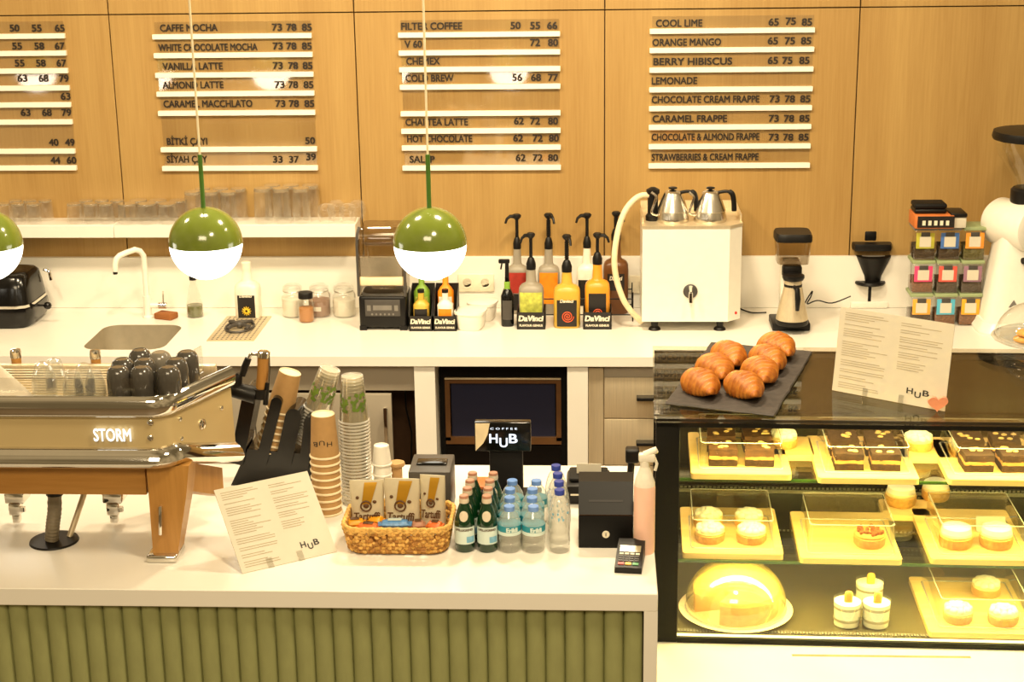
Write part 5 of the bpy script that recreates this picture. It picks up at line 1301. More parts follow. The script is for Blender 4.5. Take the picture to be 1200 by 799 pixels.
def erikli():
    p, r = stand(597.5, 649, 27, FZ); H = zat(p, 592.5)-FZ
    t = thing('water_bottle', 'x', 'bottle', p, 0, 'small clear water bottles with blue caps')
    MB().lathe([(r*0.85, 0), (r*0.97, 0.004), (r, 0.012), (r*0.95, H*0.13), (r, H*0.18), (r*0.95, H*0.23), (r, H*0.28), (r, H*0.62), (r*0.94, H*0.70), (r*0.7, H*0.82), (r*0.45, H*0.9), (r*0.42, H*0.93)], 28).build('body', 'water_bottle', t)
    lb = MB().sup([(H*0.48, r+0.0008, r+0.0008), (H*0.61, r+0.0008, r+0.0008)], 2, 40).build('label', 'label_teal', t)
    b = MB().sup([(H*0.405, r+0.0009, r+0.0009), (H*0.48, r+0.0009, r+0.0009)], 2, 40); b.build('label_edge', 'label_pale', lb)
    o = put_text('Erikli', 'label_pale', lb, Matrix.Identity(4), width=r*0.95, height=H*0.10, bold=0.05, extrude=0.0003)
    for v in o.data.vertices:
        x, z, d = v.co.x-r*0.2, v.co.y+H*0.495, v.co.z; a = BACK+x/(r+0.001); rr = r+0.0014+d
        v.co = Vector((rr*math.cos(a), rr*math.sin(a), z))
    MB().lathe([(r*0.46, H*0.90), (r*0.47, H*0.995), (r*0.43, H*1.005), (0.001, H*1.005)], 24).build('cap', 'cap_blue', t)
    return t, r
g, r = erikli()
rows(g, (('left', [597.5, 598, 598.5, 601]), ('right', [625.5, 624, 624.5, 629])), 0.0605, 'small clear water bottle with light blue cap, %s in the %s column')
def tall():
    p, r = stand(656, 650, 26, FZ); H = zat(p, 573.5)-FZ
    t = thing('water_bottle', 'x', 'bottle', p, 0, 'tall clear water bottles with navy caps')
    MB().lathe([(r*0.8, 0), (r*0.93, 0.004), (r*0.95, H*0.06), (r*0.9, H*0.08), (r*0.95, H*0.1), (r*0.9, H*0.14), (r*0.95, H*0.17), (r*0.9, H*0.3), (r*0.95, H*0.42), (r, H*0.52), (r, H*0.66), (r*0.9, H*0.75), (r*0.68, H*0.85), (r*0.44, H*0.91), (r*0.40, H*0.95)], 28).build('body', 'water_bottle', t)
    b = MB()
    rnd = random.Random(2)
    for k in range(9):
        a = BACK+rnd.uniform(-0.8, 0.8); z = H*rnd.uniform(0.50, 0.66); w_ = rnd.uniform(0.08, 0.2)
        b.sup([(z, r+0.0008, r+0.0008), (z+0.006, r+0.0008, r+0.0008)], 2, 4, a0=a, a1=a+w_)
    b.build('printed_label', 'label_blue', t)
    MB().lathe([(r*0.44, H*0.925), (r*0.46, H*0.995), (r*0.42, H*1.005), (0.001, H*1.005)], 24).build('cap', 'cap_navy', t)
    return t, r
g, r = tall()
rows(g, (('single', [656, 655.5, 654, 652]),), 0.058, 'tall clear water bottle with navy cap, %s in the %s file')

# ================================================================== till display, cash box, terminal, spray bottle
q = at_z(595, 592, FZ); dy = q.y+0.02
t = thing('customer_display', 'black pole customer display showing a white logo', 'display', (q.x, dy, FZ))
LD = lambda px, py, y=dy: at_y(px, py, y)-Vector((q.x, dy, FZ))
MB().box(-0.09, 0.09, -0.05, 0.09, 0, 0.012, 0.004).build('foot', 'black_matte', t)
a, b = LD(574, 570), LD(612, 528)
MB().box(a.x, b.x, 0.005, 0.05, 0.01, b.z, 0.004).build('column', 'black_matte', t)
tl_, br_ = LD(556, 495, dy-0.01), LD(622, 529, dy-0.01)
sc2 = MB().box(tl_.x, br_.x, -0.01, 0.02, br_.z, tl_.z, 0.003).build('screen', 'black_gloss', t)
W_, H_ = br_.x-tl_.x, tl_.z-br_.z
pts = [(0.0, 0.0), (0.14, 0.28), (0.22, 0.6), (0.26, 1.0), (0.0, 1.0)]
MB().prism([(tl_.x+0.002+W_*u, br_.z+0.002+(H_-0.004)*v) for u, v in pts], 0.0108, 0.0116, mtx=UPRIGHT).build('cream_leaf', 'rim_cream', sc2)
lw = W_*0.14; lh = H_*0.33
for s_, dx, dz in (('H', 0.265, 0.30), ('U', 0.445, 0.16), ('B', 0.62, 0.30)):
    put_text(s_, 'screen_white', sc2, Matrix.Translation((tl_.x+W_*dx, -0.0108, br_.z+H_*dz)) @ UPRIGHT, width=lw, height=lh, bold=0.015, extrude=0.0005)
put_text('COFFEE', 'screen_white', sc2, Matrix.Translation((tl_.x+W_*0.28, -0.0108, br_.z+H_*0.76)) @ UPRIGHT, width=W_*0.48, height=H_*0.07, extrude=0.0005, spacing=1.6)
# paper slips behind the bottles
o = MB().box(-0.03, 0.03, -0.04, 0.04, 0, 0.02, 0.002).build('note_block', 'box_orange', None); o.location = at_z(566, 572, FZ); tag(o, 'orange note block behind the green bottles', 'note block')
# cash box
l0, r0_ = at_z(678, 642, FZ), at_z(742, 642, FZ)
cy0 = l0.y; cxm = (l0.x+r0_.x)/2; hw = (r0_.x-l0.x)/2
t = thing('cash_box', 'black metal cash box with sloped slotted lid and lock', 'cash box', (cxm, cy0, FZ))
z1 = zat((cxm, cy0), 603)-FZ
z2 = zat((cxm, cy0+0.06), 564)-FZ
MB().box(-hw, hw, 0, 0.13, 0, z1-0.004, 0.002).build('body', 'black_frame', t)
pr_ = [Vector((-hw, 0, z1)), Vector((-hw, 0.06, z2)), Vector((-hw, 0.13, z2)), Vector((-hw, 0.13, z1))]
li = MB().loft([pr_, [Vector((hw, q_.y, q_.z)) for q_ in pr_]]).build('lid', 'black_frame', t)
sl = Vector((0, 0.06, z2-z1)).normalized(); nn = Vector((0, -sl.z, sl.y)); L_ = Vector((0, 0.06, z2-z1)).length
mm = Matrix(((1, 0, 0, 0), (0, sl.y, nn.y, 0), (0, sl.z, nn.z, z1), (0, 0, 0, 1)))
MB().box(-hw*0.62, hw*0.62, L_*0.38, L_*0.44, 0, 0.0008, mtx=mm).build('slot', 'ink', li)
MB().box(-hw*0.99, hw*0.99, 0.003, 0.12, z1-0.0045, z1+0.0005).build('seam', 'groove', t)
MB().lathe([(0.0095, 0), (0.0095, 0.003), (0.008, 0.004), (0.008, 0.003), (0.0, 0.003)], 24, mtx=Matrix.Translation((0.0, 0, z1*0.42)) @ Matrix.Rotation(PI/2, 4, 'X')).build('lock', 'label_text', t)
MB().box(-0.001, 0.001, -0.0045, -0.003, z1*0.42-0.004, z1*0.42+0.004).build('keyhole', 'ink', t)
# receipt printer
q = at_z(690, 592, FZ); t = thing('receipt_printer', 'black receipt printer with white paper behind the cash box', 'printer', (q.x, q.y+0.03, FZ))
hz = zat((q.x, q.y+0.06), 560)-FZ
MB().box(-0.062, 0.06, -0.03, 0.11, 0, hz, 0.012).build('body', 'black_plastic', t)
MB().box(-0.055, 0.053, -0.005, 0.09, hz-0.001, hz+0.012, 0.008).build('cover', 'black_matte', t)
MB().box(-0.034, 0.034, 0.035, 0.037, hz, hz+0.04).build('paper_slip', 'paper', t)
MB().box(-0.05, -0.02, -0.0312, -0.029, hz*0.5, hz*0.58).build('button', 'label_text', t)
# barcode scanner on a stand
q = at_z(737, 598, FZ); t = thing('barcode_scanner', 'black square barcode scanner head on a thin pole', 'scanner', (q.x+0.002, q.y+0.02, FZ))
S_ = lambda px, py: at_y(px, py, q.y+0.02)-t.location
MB().lathe([(0.03, 0), (0.03, 0.006), (0.008, 0.012)], 20).tube([(0, 0, 0.01), S_(738.5, 560), S_(740, 540)], 0.0095, 12).build('pole', 'black_plastic', t)
a, b = S_(733, 525), S_(749, 541)
MB().box(a.x, b.x, -0.018, 0.022, b.z, a.z, 0.006, 3).build('head', 'black_plastic', t)
# pink spray bottle
p, r = stand(756.5, 651, 25, FZ)
p.x -= 0.004
H = zat(p, 568)-FZ
t = thing('spray_bottle', 'clear spray bottle of pink liquid with a white trigger', 'spray bottle', p)
MB().lathe([(r*0.95, 0), (r, 0.005), (r, H*0.97), (r*0.97, H)], 32).build('liquid_body', 'pink_liquid', t)
h2 = zat(p, 545)-FZ
MB().lathe([(r*0.97, H), (r*0.95, H+0.008), (r*0.7, H+(h2-H)*0.55), (r*0.42, h2-0.004), (r*0.38, h2)], 28).build('shoulder', 'spray_white', t)
h3 = zat(p, 529)-FZ
MB().lathe([(r*0.42, h2-0.006), (r*0.42, h2+0.012)], 16).box(-0.016, 0.026, -0.011, 0.011, h2+0.01, h3-0.004, 0.005).build('trigger_head', 'spray_white', t)
MB().box(-0.03, 0.012, -0.008, 0.008, h3-0.012, h3+0.002, 0.004, mtx=Matrix.Rotation(R(-20), 4, 'Y') @ Matrix.Translation((-h3*0.33, 0, -0.0))).build('nozzle', 'spray_white', t) if False else MB().tube([(0.0, 0, h3-0.010), (0.03, 0, h3+0.006)], [0.011, 0.008], 10).tube([(0.024, 0, h2+0.02), (0.03, 0, h2+0.004), (0.026, 0, h2-0.014)], 0.004, 8).build('nozzle', 'spray_white', t)
# card terminal
q = at_z(738.5, 662, FZ)
t = thing('card_terminal', 'small black card terminal with coloured keys', 'card terminal', (q.x, q.y+0.01, FZ), R(-6))
wd, ln = 0.0335, 0.062
fa = [Vector((-wd, -ln, 0)), Vector((-wd, ln, 0)), Vector((-wd, ln, 0.042)), Vector((-wd, ln*0.4, 0.040)), Vector((-wd, -ln, 0.016))]
MB().loft([fa, [Vector((wd, v.y, v.z)) for v in fa]]).build('body', 'black_plastic', t)
sl = Vector((0, ln*1.4, 0.024)).normalized(); nn = Vector((0, -sl.z, sl.y))
mm = Matrix(((1, 0, 0, 0), (0, sl.y, nn.y, -ln), (0, sl.z, nn.z, 0.016), (0, 0, 0, 1)))
MB().box(-wd*0.78, wd*0.78, ln*0.98, ln*1.38, 0, 0.0012, mtx=mm).build('screen', 'lcd', t)
for k in range(4): MB().box(-wd*0.76+k*wd*0.4, -wd*0.46+k*wd*0.4, ln*0.80, ln*0.9, 0, 0.002, mtx=mm).build('function_key', 'label_text', t)
b_ = MB()
for i in range(3):
    for k in range(4): b_.box(-wd*0.76+k*wd*0.4, -wd*0.46+k*wd*0.4, ln*(0.38+0.13*i), ln*(0.46+0.13*i), 0, 0.0018, mtx=mm)
b_.build('keypad', 'dark_grey', t)
for k, (nm, m_) in enumerate((('cancel_key', 'red'), ('clear_key', 'yellow'), ('enter_key', 'green'))):
    MB().box(-wd*0.78+k*wd*0.54, -wd*0.34+k*wd*0.54, ln*0.16, ln*0.3, 0, 0.002, mtx=mm).build(nm, m_, t)

# ================================================================== pastry display case
TOPZ = 1.246; CH = 0.715; CZ = TOPZ-CH; CROT = R(-1.5)
CO = at_z(769, 489, TOPZ); CO.z = CZ
CW, CD = 1.5, 0.73; KS = 1.24
struct(MB().box(FX1+0.006, 2.2, -3.35, CO.y+CD, 0, CZ-0.002, 0.002, 1).build('trim_2', 'solid_white'))
q0, q1 = at_z(928, 767, CZ), at_z(1138, 770, CZ)
struct(MB().box(q0.x, q1.x, q0.y-0.006, q0.y+0.006, CZ-0.0018, CZ-0.0012).build('trim_3', 'hose_grey'))
case = thing('display_case', 'black framed glass pastry display case with lit shelves', 'display case', CO, CROT)
inv = Matrix.Rotation(-CROT, 4, 'Z')
def cl(px, py, z): return inv @ (at_z(px, py, CZ+z)-CO)
def world(v): return CO+Matrix.Rotation(CROT, 4, 'Z') @ Vector(v)
fw = 27/ppm(CO)
_ys = CO.y+0.075
SH = tuple(zat((0.6, _ys-0.01), v)-CZ for v in (657.5, 561.5))
MB().box(0, fw, 0, 0.05, 0, CH-0.012, 0.002, 1).build('corner_post', 'black_frame', case)
MB().box(CW-fw, CW, 0, 0.05, 0, CH-0.012, 0.002, 1).build('corner_post', 'black_frame', case)
MB().box(0, 0.03, CD-0.04, CD, 0, CH-0.012).build('corner_post', 'black_frame', case)
MB().box(CW-0.03, CW, CD-0.04, CD, 0, CH-0.012).build('corner_post', 'black_frame', case)
MB().box(fw, CW-fw, 0, 0.03, 0, 0.016).build('bottom_rail', 'black_frame', case)
MB().box(0, CW, 0, 0.03, CH-0.03, CH-0.012, 0.001, 1).build('top_rail', 'black_frame', case)
MB().box(0, CW, CD-0.03, CD, CH-0.03, CH-0.012).build('rear_rail', 'black_frame', case)
MB().box(-0.006, CW+0.006, -0.012, CD+0.004, CH-0.012, CH).build('glass_top', 'case_top_glass', case)
MB().box(fw, CW-fw, 0.006, 0.011, 0.016, CH-0.03).build('front_glass', 'pane', case)
MB().box(0.004, 0.009, 0.05, CD-0.04, 0.01, CH-0.012).build('side_glass', 'smoke_glass', case)
MB().box(0.0, CW, 0.03, CD, -0.0005, 0.018).build('deck', 'case_deck', case)
bp_ = MB().box(0.03, CW-0.03, CD-0.02, CD-0.012, 0.018, CH-0.012).build('rear_panel', 'case_back', case)
b_ = MB()
for zz in (SH[1]-0.035, SH[0]-0.015, 0.07):
    for k in range(100): b_.box(0.05+k*0.014, 0.058+k*0.014, CD-0.0225, CD-0.0205, zz, zz+0.006)
b_.build('perforated_strip', 'case_trim', bp_)
b_ = MB()
for k in range(140): b_.box(fw+0.004+k*0.0094, fw+0.009+k*0.0094, 0.034, 0.05, 0.018, 0.022)
b_.build('air_grille', 'mid_grey', case)
MB().box(fw, CW-fw, 0.012, 0.02, 0.016, 0.021).build('light_strip', 'led', case)
MB().box(fw, CW-fw, 0.031, 0.037, CH-0.022, CH-0.014).build('light_strip', 'case_trim', case)
for z in SH:
    s_ = MB().box(0.012, CW-0.012, 0.075, CD-0.03, z-0.008, z).build('glass_shelf', 'pane', case)
    MB().box(0.012, CW-0.012, 0.070, 0.075, z-0.008, z).build('shelf_edge', 'green_edge', s_)
    MB().box(0.02, CW-0.02, CD-0.05, CD-0.045, z-0.02, z-0.009).build('shelf_bracket', 'case_trim', s_)
    MB().box(0.03, CW-0.03, 0.078, 0.084, z-0.0115, z-0.0085).build('light_strip', 'case_trim', s_)
LEDC = (1.0, 0.81, 0.22)
for (yy, zz, pw) in ((0.06, CH-0.035, 15), (0.10, SH[1]-0.018, 9), (0.10, SH[0]-0.018, 9)):
    o = area_light('case_light', world((CW/2, yy, zz)), aim(world((CW/2, yy, zz)), world((CW/2, yy+0.004, zz-0.2))), CW*0.88, 0.03, pw, LEDC)

# trays, lids and pastries in the case
def board(fl_px, fr_px, zloc, depth, label, name='serving_board'):
    a = cl(fl_px[0], fl_px[1], zloc+0.018); wd = (cl(fr_px[0], fr_px[1], zloc+0.018)-a).x
    t = thing(name, label, 'serving board', world((a.x, a.y, zloc+0.0008)), CROT, 'wooden boards in the display case')
    o = MB().prism(rrect(0, wd, 0, depth, 0.012, 4), 0, 0.018).build('board', 'bamboo', t)
    MB().prism(rrect(0.004, wd-0.004, 0.004, depth-0.004, 0.012, 4), 0.0181, 0.0186).build('top_face', 'bamboo', o)
    return t, a, wd
def lid(a, wd, x0, x1, y0, y1, zb_, h, label):
    y0 *= KS; y1 *= KS; h *= KS
    t = thing('food_cover', label, 'cover', world((a.x, a.y, zb_)), CROT, 'clear box covers in the display case')
    th = 0.0025
    outer = [[Vector((p[0], p[1], z)) for p in rrect(x0-f, x1+f, y0-f, y1+f, 0.012, 4)] for z, f in ((0, 0.004), (h*0.9, 0.0), (h, -0.004))]
    MB().loft(outer, cap0=False).build('cover', 'acrylic', t)
    MB().tube([Vector((p[0], p[1], 0.002)) for p in rrect(x0-0.004, x1+0.004, y0-0.004, y1+0.004, 0.012, 4)]+[Vector((*rrect(x0-0.004, x1+0.004, y0-0.004, y1+0.004, 0.012, 4)[0], 0.002))], 0.0022, 6).build('lower_rim', 'frosted', t)
    tr = [Vector((p[0], p[1], h-0.001)) for p in rrect(x0, x1, y0, y1, 0.012, 4)]
    MB().tube(tr+[tr[0]], 0.0014, 6).build('upper_edge', 'frosted', t)
    return t
def wpt(a, x, y, z): return world((a.x+x, a.y+y, z))
def brownie(pos, w_, d_, h, label, kind=0):
    w_ *= KS; d_ *= KS; h *= KS
    t = thing('layer_cake_slice', label, 'cake slice', pos, CROT+R(random.uniform(-3, 3)), 'chocolate layer slices in the display case')
    def rough(z0, z1, m, nm, amp):
        b = MB(); n = 9
        poly = []
        for k in range(n): poly.append((-w_+2*w_*k/n, -d_))
        for k in range(n): poly.append((w_, -d_+2*d_*k/n))
        for k in range(n): poly.append((w_-2*w_*k/n, d_))
        for k in range(n): poly.append((-w_, d_-2*d_*k/n))
        rg = []
        for z in (z0, z0*0.5+z1*0.5, z1):
            rg.append([Vector((x+random.uniform(-amp, amp), y+random.uniform(-amp, amp), z+(random.uniform(-amp, amp) if z != z0 else 0))) for x, y in poly])
        b.loft(rg); return b.build(nm, m, t)
    rough(0, h*0.42, 'brownie', 'lower_layer', 0.0012)
    rough(h*0.40, h*0.62, 'brownie_cream', 'cream_layer', 0.001)
    tp_ = rough(h*0.60, h, 'brownie' if kind == 0 else 'brownie_top', 'upper_layer', 0.0014)
    b = MB()
    for k in range(5): b.ball((random.uniform(-w_*0.7, w_*0.7), random.uniform(-d_*0.7, d_*0.7), h+0.002), 0.009, 0.006, 0.004, 8, 6)
    b.build('almonds', 'almond', tp_)
    return t
def tart(pos, r, h, label, top='cream', body='tart_body', grp='little tarts in the display case'):
    r *= KS; h *= KS
    t = thing('tart', label, 'tart', pos, random.uniform(0, 3), grp)
    b = MB(); rg = []
    for f, z in ((0.86, 0), (0.97, h*0.12), (1.0, h*0.5), (0.98, h*0.52)):
        rg.append([Vector((r*f*(1+0.02*math.cos(a*18))*math.cos(a), r*f*(1+0.02*math.cos(a*18))*math.sin(a), z)) for a in [2*PI*k/54 for k in range(54)]])
    b.loft(rg).build('shell', 'tart_shell', t)
    MB().lathe([(r*0.93, h*0.50), (r*0.97, h*0.62), (r*0.9, h*0.72), (r*0.3, h*0.75), (0.001, h*0.75)], 32).build('filling', body, t)
    b = MB()
    if top == 'cream':
        for ring, n_, zz, s_ in ((0.66, 9, 0.78, 0.27), (0.33, 5, 0.9, 0.28), (0, 1, 1.0, 0.26)):
            for k in range(n_):
                a = 2*PI*k/n_+ring
                b.ball((r*ring*math.cos(a), r*ring*math.sin(a), h*zz), r*s_*1.15, r*s_*1.15, h*0.22, 10, 7)
        b.build('whipped_cream', 'cream', t, smooth=80)
    elif top == 'smooth':
        b.lathe([(r*0.92, h*0.7), (r*0.86, h*0.95), (r*0.6, h*1.05), (r*0.3, h*1.02), (0.001, h*1.04)], 28).build('cream_top', 'cream', t)
    else:
        for k in range(40):
            a = random.uniform(0, 6.28); q = r*0.85*math.sqrt(random.random())
            b.ball((q*math.cos(a), q*math.sin(a), h*0.80), r*0.13, r*0.11, h*0.12, 7, 5)
        b.build('chopped_nuts', 'nuts', t)
    return t
Z1, Z2 = SH[1], SH[0]
_brd = {}
for key, f0, f1, z, dp, lb in (('a', (810, 555), (927, 553), Z1, 0.37, 'wooden board with layer slices, left on the top shelf'), ('b', (959, 560), (1077, 560), Z1, 0.37, 'wooden board with layer slices, centre of the top shelf'), ('c', (1112, 562), (1232, 564), Z1, 0.37, 'wooden board with layer slices, right on the top shelf'),
                               ('d', (800, 648), (918, 648), Z2, 0.37, 'wooden board of cream tarts, left on the middle shelf'), ('e', (938, 654), (1057, 654), Z2, 0.37, 'wooden board with a single nut tart, middle shelf'), ('f', (1091, 655), (1212, 657), Z2, 0.40, 'wooden board with two cream tarts, right on the middle shelf')):
    _brd[key] = board(f0, f1, z, dp, lb)
t, a, wd = _brd['a']
for key, kd, nm in (('a', 1, 'left'), ('b', 0, 'centre'), ('c', 0, 'right')):
    t, a, wd = _brd[key]; zt_ = Z1+0.0195
    lid(a, wd, wd*0.10, wd*0.91, 0.035, 0.25, zt_, 0.066, 'clear cover over the layer slices, %s board of the top shelf' % nm)
    for i, fx in enumerate((0.33, 0.70)):
        for j, fy in enumerate((0.085, 0.185)):
            brownie(wpt(a, wd*fx, fy*KS, zt_), 0.034, 0.036, 0.042, '%s %s layer slice on the %s board of the top shelf' % (('front', 'back')[j], ('left', 'right')[i], nm), kd)
zt_ = Z2+0.0195
t, a, wd = _brd['d']
lid(a, wd, wd*0.10, wd*0.90, 0.03, 0.235, zt_, 0.075, 'clear cover over four cream tarts, left on the middle shelf')
for i, fx in enumerate((0.28, 0.70)):
    for j, fy in enumerate((0.082, 0.175)): tart(wpt(a, wd*fx, fy*KS, zt_), 0.037, 0.042, 'cream topped tart, %s %s of four under the left middle lid' % (('front', 'back')[j], ('left', 'right')[i]))
t, a, wd = _brd['e']
lid(a, wd, wd*0.10, wd*0.93, 0.03, 0.24, zt_, 0.075, 'clear cover over the single nut tart, middle shelf')
tart(wpt(a, wd*0.72, 0.11, zt_), 0.038, 0.048, 'single nut covered tart on the middle shelf', 'nuts', 'tart_shell')
t, a, wd = _brd['f']
lid(a, wd, wd*0.12, wd*0.92, 0.03, 0.25, zt_, 0.075, 'clear cover over two cream tarts, right on the middle shelf')
tart(wpt(a, wd*0.30, 0.105, zt_), 0.040, 0.052, 'tall pale tart, left one on the right middle board', 'smooth')
tart(wpt(a, wd*0.70, 0.108, zt_), 0.040, 0.052, 'tall pale tart, right one on the right middle board', 'smooth')
o = MB().box(-0.045, 0.045, -0.004, 0.004, 0, 0.05, 0.003).build('price_card', 'paper', None)
o.location = wpt(a, wd*0.72, 0.21, zt_); o.rotation_euler = (R(-20), 0, CROT); tag(o, 'small white card standing behind the right middle tarts', 'card')
# second row board between the middle and the right
bt, a, wd = board((1036, 604), (1100, 604), Z2, 0.14, 'small wooden board with tarts, second row of the middle shelf')
tart(world(cl(1055, 590, Z2+0.0195))+Vector((0, 0, 0)), 0.040, 0.05, 'pale tart in the second row, left of the pair', 'smooth').location.z = CZ+Z2+0.0195
tart(world(cl(1096, 584, Z2+0.0195)), 0.036, 0.05, 'pale tart in the second row, right of the pair', 'smooth').location.z = CZ+Z2+0.0195
for (f0, f1, lb, lbc) in (((884, 533), (956, 533), 'left', 'cream tart in the second row of the top shelf, between left and centre boards'), ((1040, 536), (1122, 537), 'right', 'cream tart in the second row of the top shelf, between centre and right boards')):
    bt, a, wd = board(f0, f1, Z1, 0.17, 'wooden board in the second row of the top shelf, %s' % lb)
    tart(wpt(a, wd*0.5, 0.085, Z1+0.0195), 0.036, 0.04, lbc)
# lower deck: cake under a dome, dessert cups, tray of tarts
c0 = cl(862, 712, 0.035); rp = 66.5/ppm(world((c0.x, c0.y, 0.035)))
t = thing('cake_stand', 'round cream cake plate on the case floor under a clear dome', 'cake plate', world((c0.x, c0.y, 0.0185)), CROT)
MB().lathe([(rp*0.5, 0), (rp*0.7, 0.006), (rp*0.97, 0.014), (rp, 0.018), (rp*0.96, 0.02), (rp*0.8, 0.014), (0.001, 0.014)], 48).build('plate', 'rim_cream', t)
t = thing('cake', 'round yellow cake with a missing wedge under the dome', 'cake', world((c0.x, c0.y, 0.033)), CROT)
rk = rp*0.74
pie = [(0, 0)]+[(rk*math.cos(R(g_)), rk*math.sin(R(g_))) for g_ in range(-115, 196, 10)]
MB().prism(pie, 0, 0.062).build('sponge', 'cake_side', t)
MB().prism([(q_[0]*1.01, q_[1]*1.01) for q_ in pie], 0.0622, 0.075).build('icing', 'cake', t)
rd = rp*0.88; hd = 0.135
t = thing('cake_dome', 'clear dome over the yellow cake on the case floor', 'dome', world((c0.x, c0.y, 0.0375)), CROT)
MB().lathe([(rd, 0), (rd*0.995, 0.02)]+[(rd*math.cos(R(g_)), 0.02+hd*math.sin(R(g_))) for g_ in range(8, 91, 7)], 48, cap0=False).build('dome', 'dome_acrylic', t)
MB().tube([(rd*math.cos(2*PI*k/48), rd*math.sin(2*PI*k/48), 0.002) for k in range(49)], 0.0025, 6).build('dome_rim', 'frosted', t)
for px, py, lb in ((992, 737, 'left front'), (1026, 738, 'right front'), (1018, 715, 'rear')):
    q_ = cl(px, py-6, 0.0185)
    r = 17.5/ppm(world((q_.x, q_.y, 0.02))); h = 0.085
    t = thing('dessert_cup', 'layered cream dessert cup with a biscuit, %s of three' % lb, 'dessert', world((q_.x, q_.y, 0.0185)), CROT, 'dessert cups on the case floor')
    MB().lathe([(r*0.88, 0), (r*0.95, h)], 28, cap1=False).build('cup', 'acrylic', t)
    MB().lathe([(r*0.84, 0.003), (r*0.9, h*0.9), (r*0.4, h*0.97), (0.001, h*0.97)], 28).build('cream', 'cream', t)
    for zz in (0.28, 0.72): MB().lathe([(r*0.90, h*zz-0.004), (r*0.915, h*zz), (r*0.90, h*zz+0.004)], 28, cap0=False, cap1=False).build('crumb_layer', 'case_trim', t)
    MB().sup([(h*0.85, 0.012, 0.007), (h*1.25, 0.013, 0.008), (h*1.38, 0.010, 0.006), (h*1.42, 0.004, 0.003)], 2.4, 16, mtx=Matrix.Rotation(R(10), 4, 'X')).build('biscuit', 'biscuit', t)
bt, a, wd = board((1089, 741), (1215, 744), 0.0185, 0.40, 'wooden board with three cream tarts on the case floor')
zt_ = 0.0185+0.0195
lid(a, wd, wd*0.12, wd*0.93, 0.03, 0.29, zt_, 0.075, 'clear cover over three cream tarts on the case floor')
for px, py, lb in ((1122, 726, 'front left'), (1175, 729, 'front right'), (1155, 696, 'rear')):
    q_ = cl(px, py, zt_); tart(world((q_.x, q_.y, zt_)), 0.036, 0.042, 'cream topped tart on the case floor board, %s of three' % lb)

# ================================================================== on top of the case
TZ = TOPZ+0.0008
co = [(834, 401), (951, 412), (907, 486), (780, 472)]
cw = [at_z(x, y, TZ+0.006) for x, y in co]
ctr = sum(cw, Vector())/4
poly = []
rnd = random.Random(4)
for i in range(4):
    a, b = cw[i], cw[(i+1) % 4]
    for k in range(14):
        p = a+(b-a)*(k/14); poly.append(((p.x-ctr.x)+rnd.uniform(-0.0022, 0.0022), (p.y-ctr.y)+rnd.uniform(-0.0022, 0.0022)))
rg = []
for z, s_ in ((0, 1.0), (0.004, 1.012), (0.008, 0.995)):
    rg.append([Vector((x*s_+rnd.uniform(-0.0012, 0.0012), y*s_+rnd.uniform(-0.0012, 0.0012), z)) for x, y in poly])
o = MB().loft(rg).build('slate_tray', 'slate', None, smooth=20); o.location = (ctr.x, ctr.y, TZ)
tag(o, 'dark slate tray with chipped edges on the glass case top', 'tray')
def croissant(px, py, yaw, label, s=1.0, seed=0):
    rnd = random.Random(seed)
    q = at_z(px, py+3, TZ+0.03)
    t = MB(); rings = []; crust = []
    L_ = 0.135*s; N = 64; n_ = 26
    seam = [0.10, 0.24, 0.36, 0.47, 0.58, 0.69, 0.80, 0.91]
    for k in range(N+1):
        u = k/N
        uu = min(1.0, max(0.0, u*0.95+0.035))**0.64; env = math.sin(PI*uu)**0.70
        r = 0.0455*s*env
        loc = min(((u-s_) for s_ in seam if u >= s_), default=u+0.05)
        step = math.exp(-loc/0.04)
        r *= 0.84+0.20*math.exp(-((loc-0.03)/0.05)**2)
        bend = 0.020*s*(4*(u-0.5)**2)
        cx, cy = -L_/2+L_*u, -bend
        ring = []
        for j in range(n_):
            a = 2*PI*j/n_
            wob = 1+0.035*math.sin(3*a+seed+u*5)+0.02*math.sin(5*a-u*9+seed)
            ca, sa = math.cos(a), math.sin(a)
            z = r*0.92*sa*wob
            if z < -0.6*r: z = -0.6*r
            ring.append(Vector((cx, cy+r*1.02*ca*wob, z+0.6*0.0455*s)))
            crust.append(step)
        rings.append(ring)
    t.loft(rings)
    ob = t.build('croissant', 'croissant', None, smooth=50)
    at = ob.data.attributes.new('crust', 'FLOAT', 'POINT')
    for k, v in enumerate(crust): at.data[k].value = v*0.95
    ob.location = (q.x, q.y, TZ+0.0085); ob.rotation_euler = (0, 0, yaw)
    tag(ob, label, 'croissant', 'croissants on the slate tray')
    z = min((ob.data.vertices[i].co.z for i in range(len(ob.data.vertices))))
    ob.location.z -= z
for k, (px, py, yw, lb) in enumerate(((859, 419, -74, 'golden croissant at the back of the left file'), (843, 434, -70, 'golden croissant in the middle of the left file'), (827, 452, -66, 'golden croissant at the front of the left file'),
                               (916, 408, -62, 'golden croissant at the back of the right file'), (905, 423, -70, 'golden croissant second from the back in the right file'), (895, 438, -78, 'golden croissant third from the back in the right file'), (878, 455, -66, 'golden croissant at the front of the right file'))):
    croissant(px, py, R(yw), lb, 1.10, k*3+1)
menu_card(at_z(975, 457, TZ+0.001), at_z(1107, 482, TZ+0.001), (985.5, 359), 'white printed menu card leaning on the display case top')
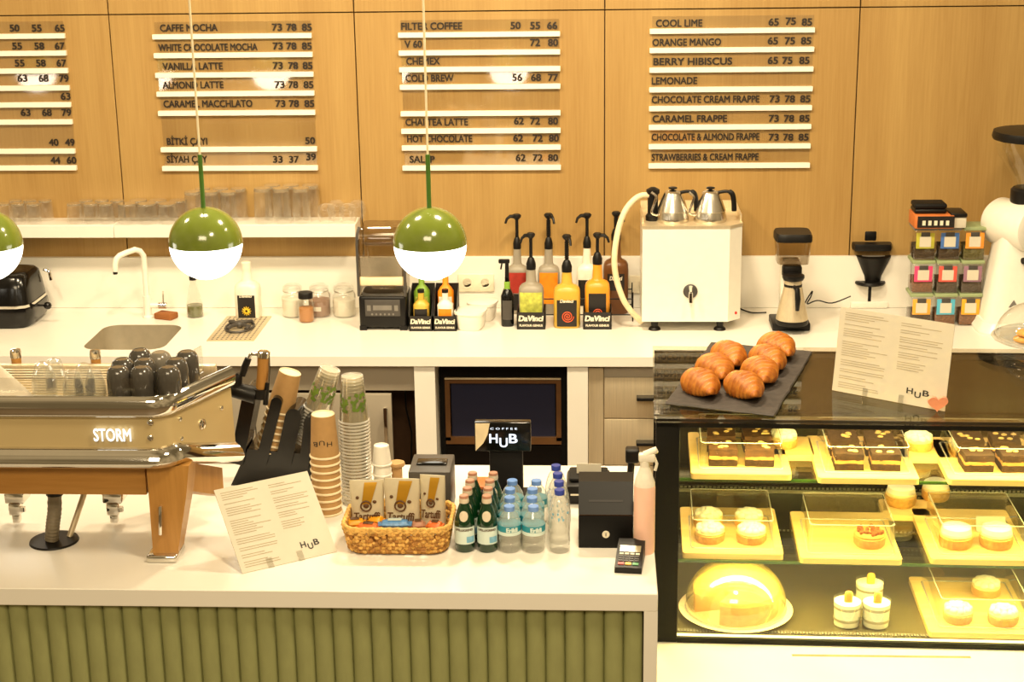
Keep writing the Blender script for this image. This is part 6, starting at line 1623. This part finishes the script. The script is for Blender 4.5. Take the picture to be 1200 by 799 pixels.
# pink heart in front of the card
q = at_z(1098, 483, TZ)
b_ = MB(); pts = []
for k in range(40):
    a = 2*PI*k/40
    pts.append((0.029*(16*math.sin(a)**3)/16, 0.0235*(13*math.cos(a)-5*math.cos(2*a)-2*math.cos(3*a)-math.cos(4*a))/14+0.028))
o = b_.prism(pts, 0.0, 0.012, mtx=Matrix.Rotation(R(12), 4, 'X') @ UPRIGHT).build('heart_ornament', 'heart_pink', None)
o.location = (q.x, q.y+0.012, TZ); tag(o, 'small pink heart ornament at the corner of the menu card', 'ornament')
o.location.z = TZ-min(v.co.z for v in o.data.vertices)
# cookie dome cropped at the right
q = at_z(1222, 401, TZ)
rp = 59/ppm(q)
t = thing('cookie_plate', 'glass plate of cookies cropped at the right edge', 'plate', (q.x, q.y, TZ))
MB().lathe([(rp*0.5, 0), (rp*0.55, 0.008), (rp*0.98, 0.014), (rp, 0.018), (rp*0.97, 0.02), (rp*0.5, 0.012), (0.001, 0.012)], 40).build('plate', 'milky_glass', t)
t = thing('glass_dome', 'glass dome over cookies cropped at the right edge', 'dome', (q.x, q.y, TZ+0.0205))
MB().lathe([(rp*0.93, 0)]+[(rp*0.93*math.cos(R(g_)), 0.12*math.sin(R(g_))) for g_ in range(8, 91, 8)], 40, cap0=False).build('dome', 'thin_glass', t)
MB().tube([(rp*0.93*math.cos(2*PI*k/40), rp*0.93*math.sin(2*PI*k/40), 0.001) for k in range(41)], 0.003, 6).build('dome_rim', 'milky_glass', t)
for k, (dx, dy_, dz, lb) in enumerate(((-0.065, -0.04, 0, 'lower cookie at the left under the glass dome'), (-0.055, -0.035, 0.019, 'upper cookie at the left under the glass dome'), (0.04, 0.01, 0, 'cookie at the right under the glass dome'))):
    o = MB().lathe([(0.034, 0), (0.042, 0.005), (0.041, 0.011), (0.028, 0.017), (0.001, 0.018)], 28).build('cookie', 'cookie', None)
    o.location = (q.x+dx, q.y+dy_, TZ+0.0145+dz); tag(o, lb, 'cookie', 'cookies under the glass dome')
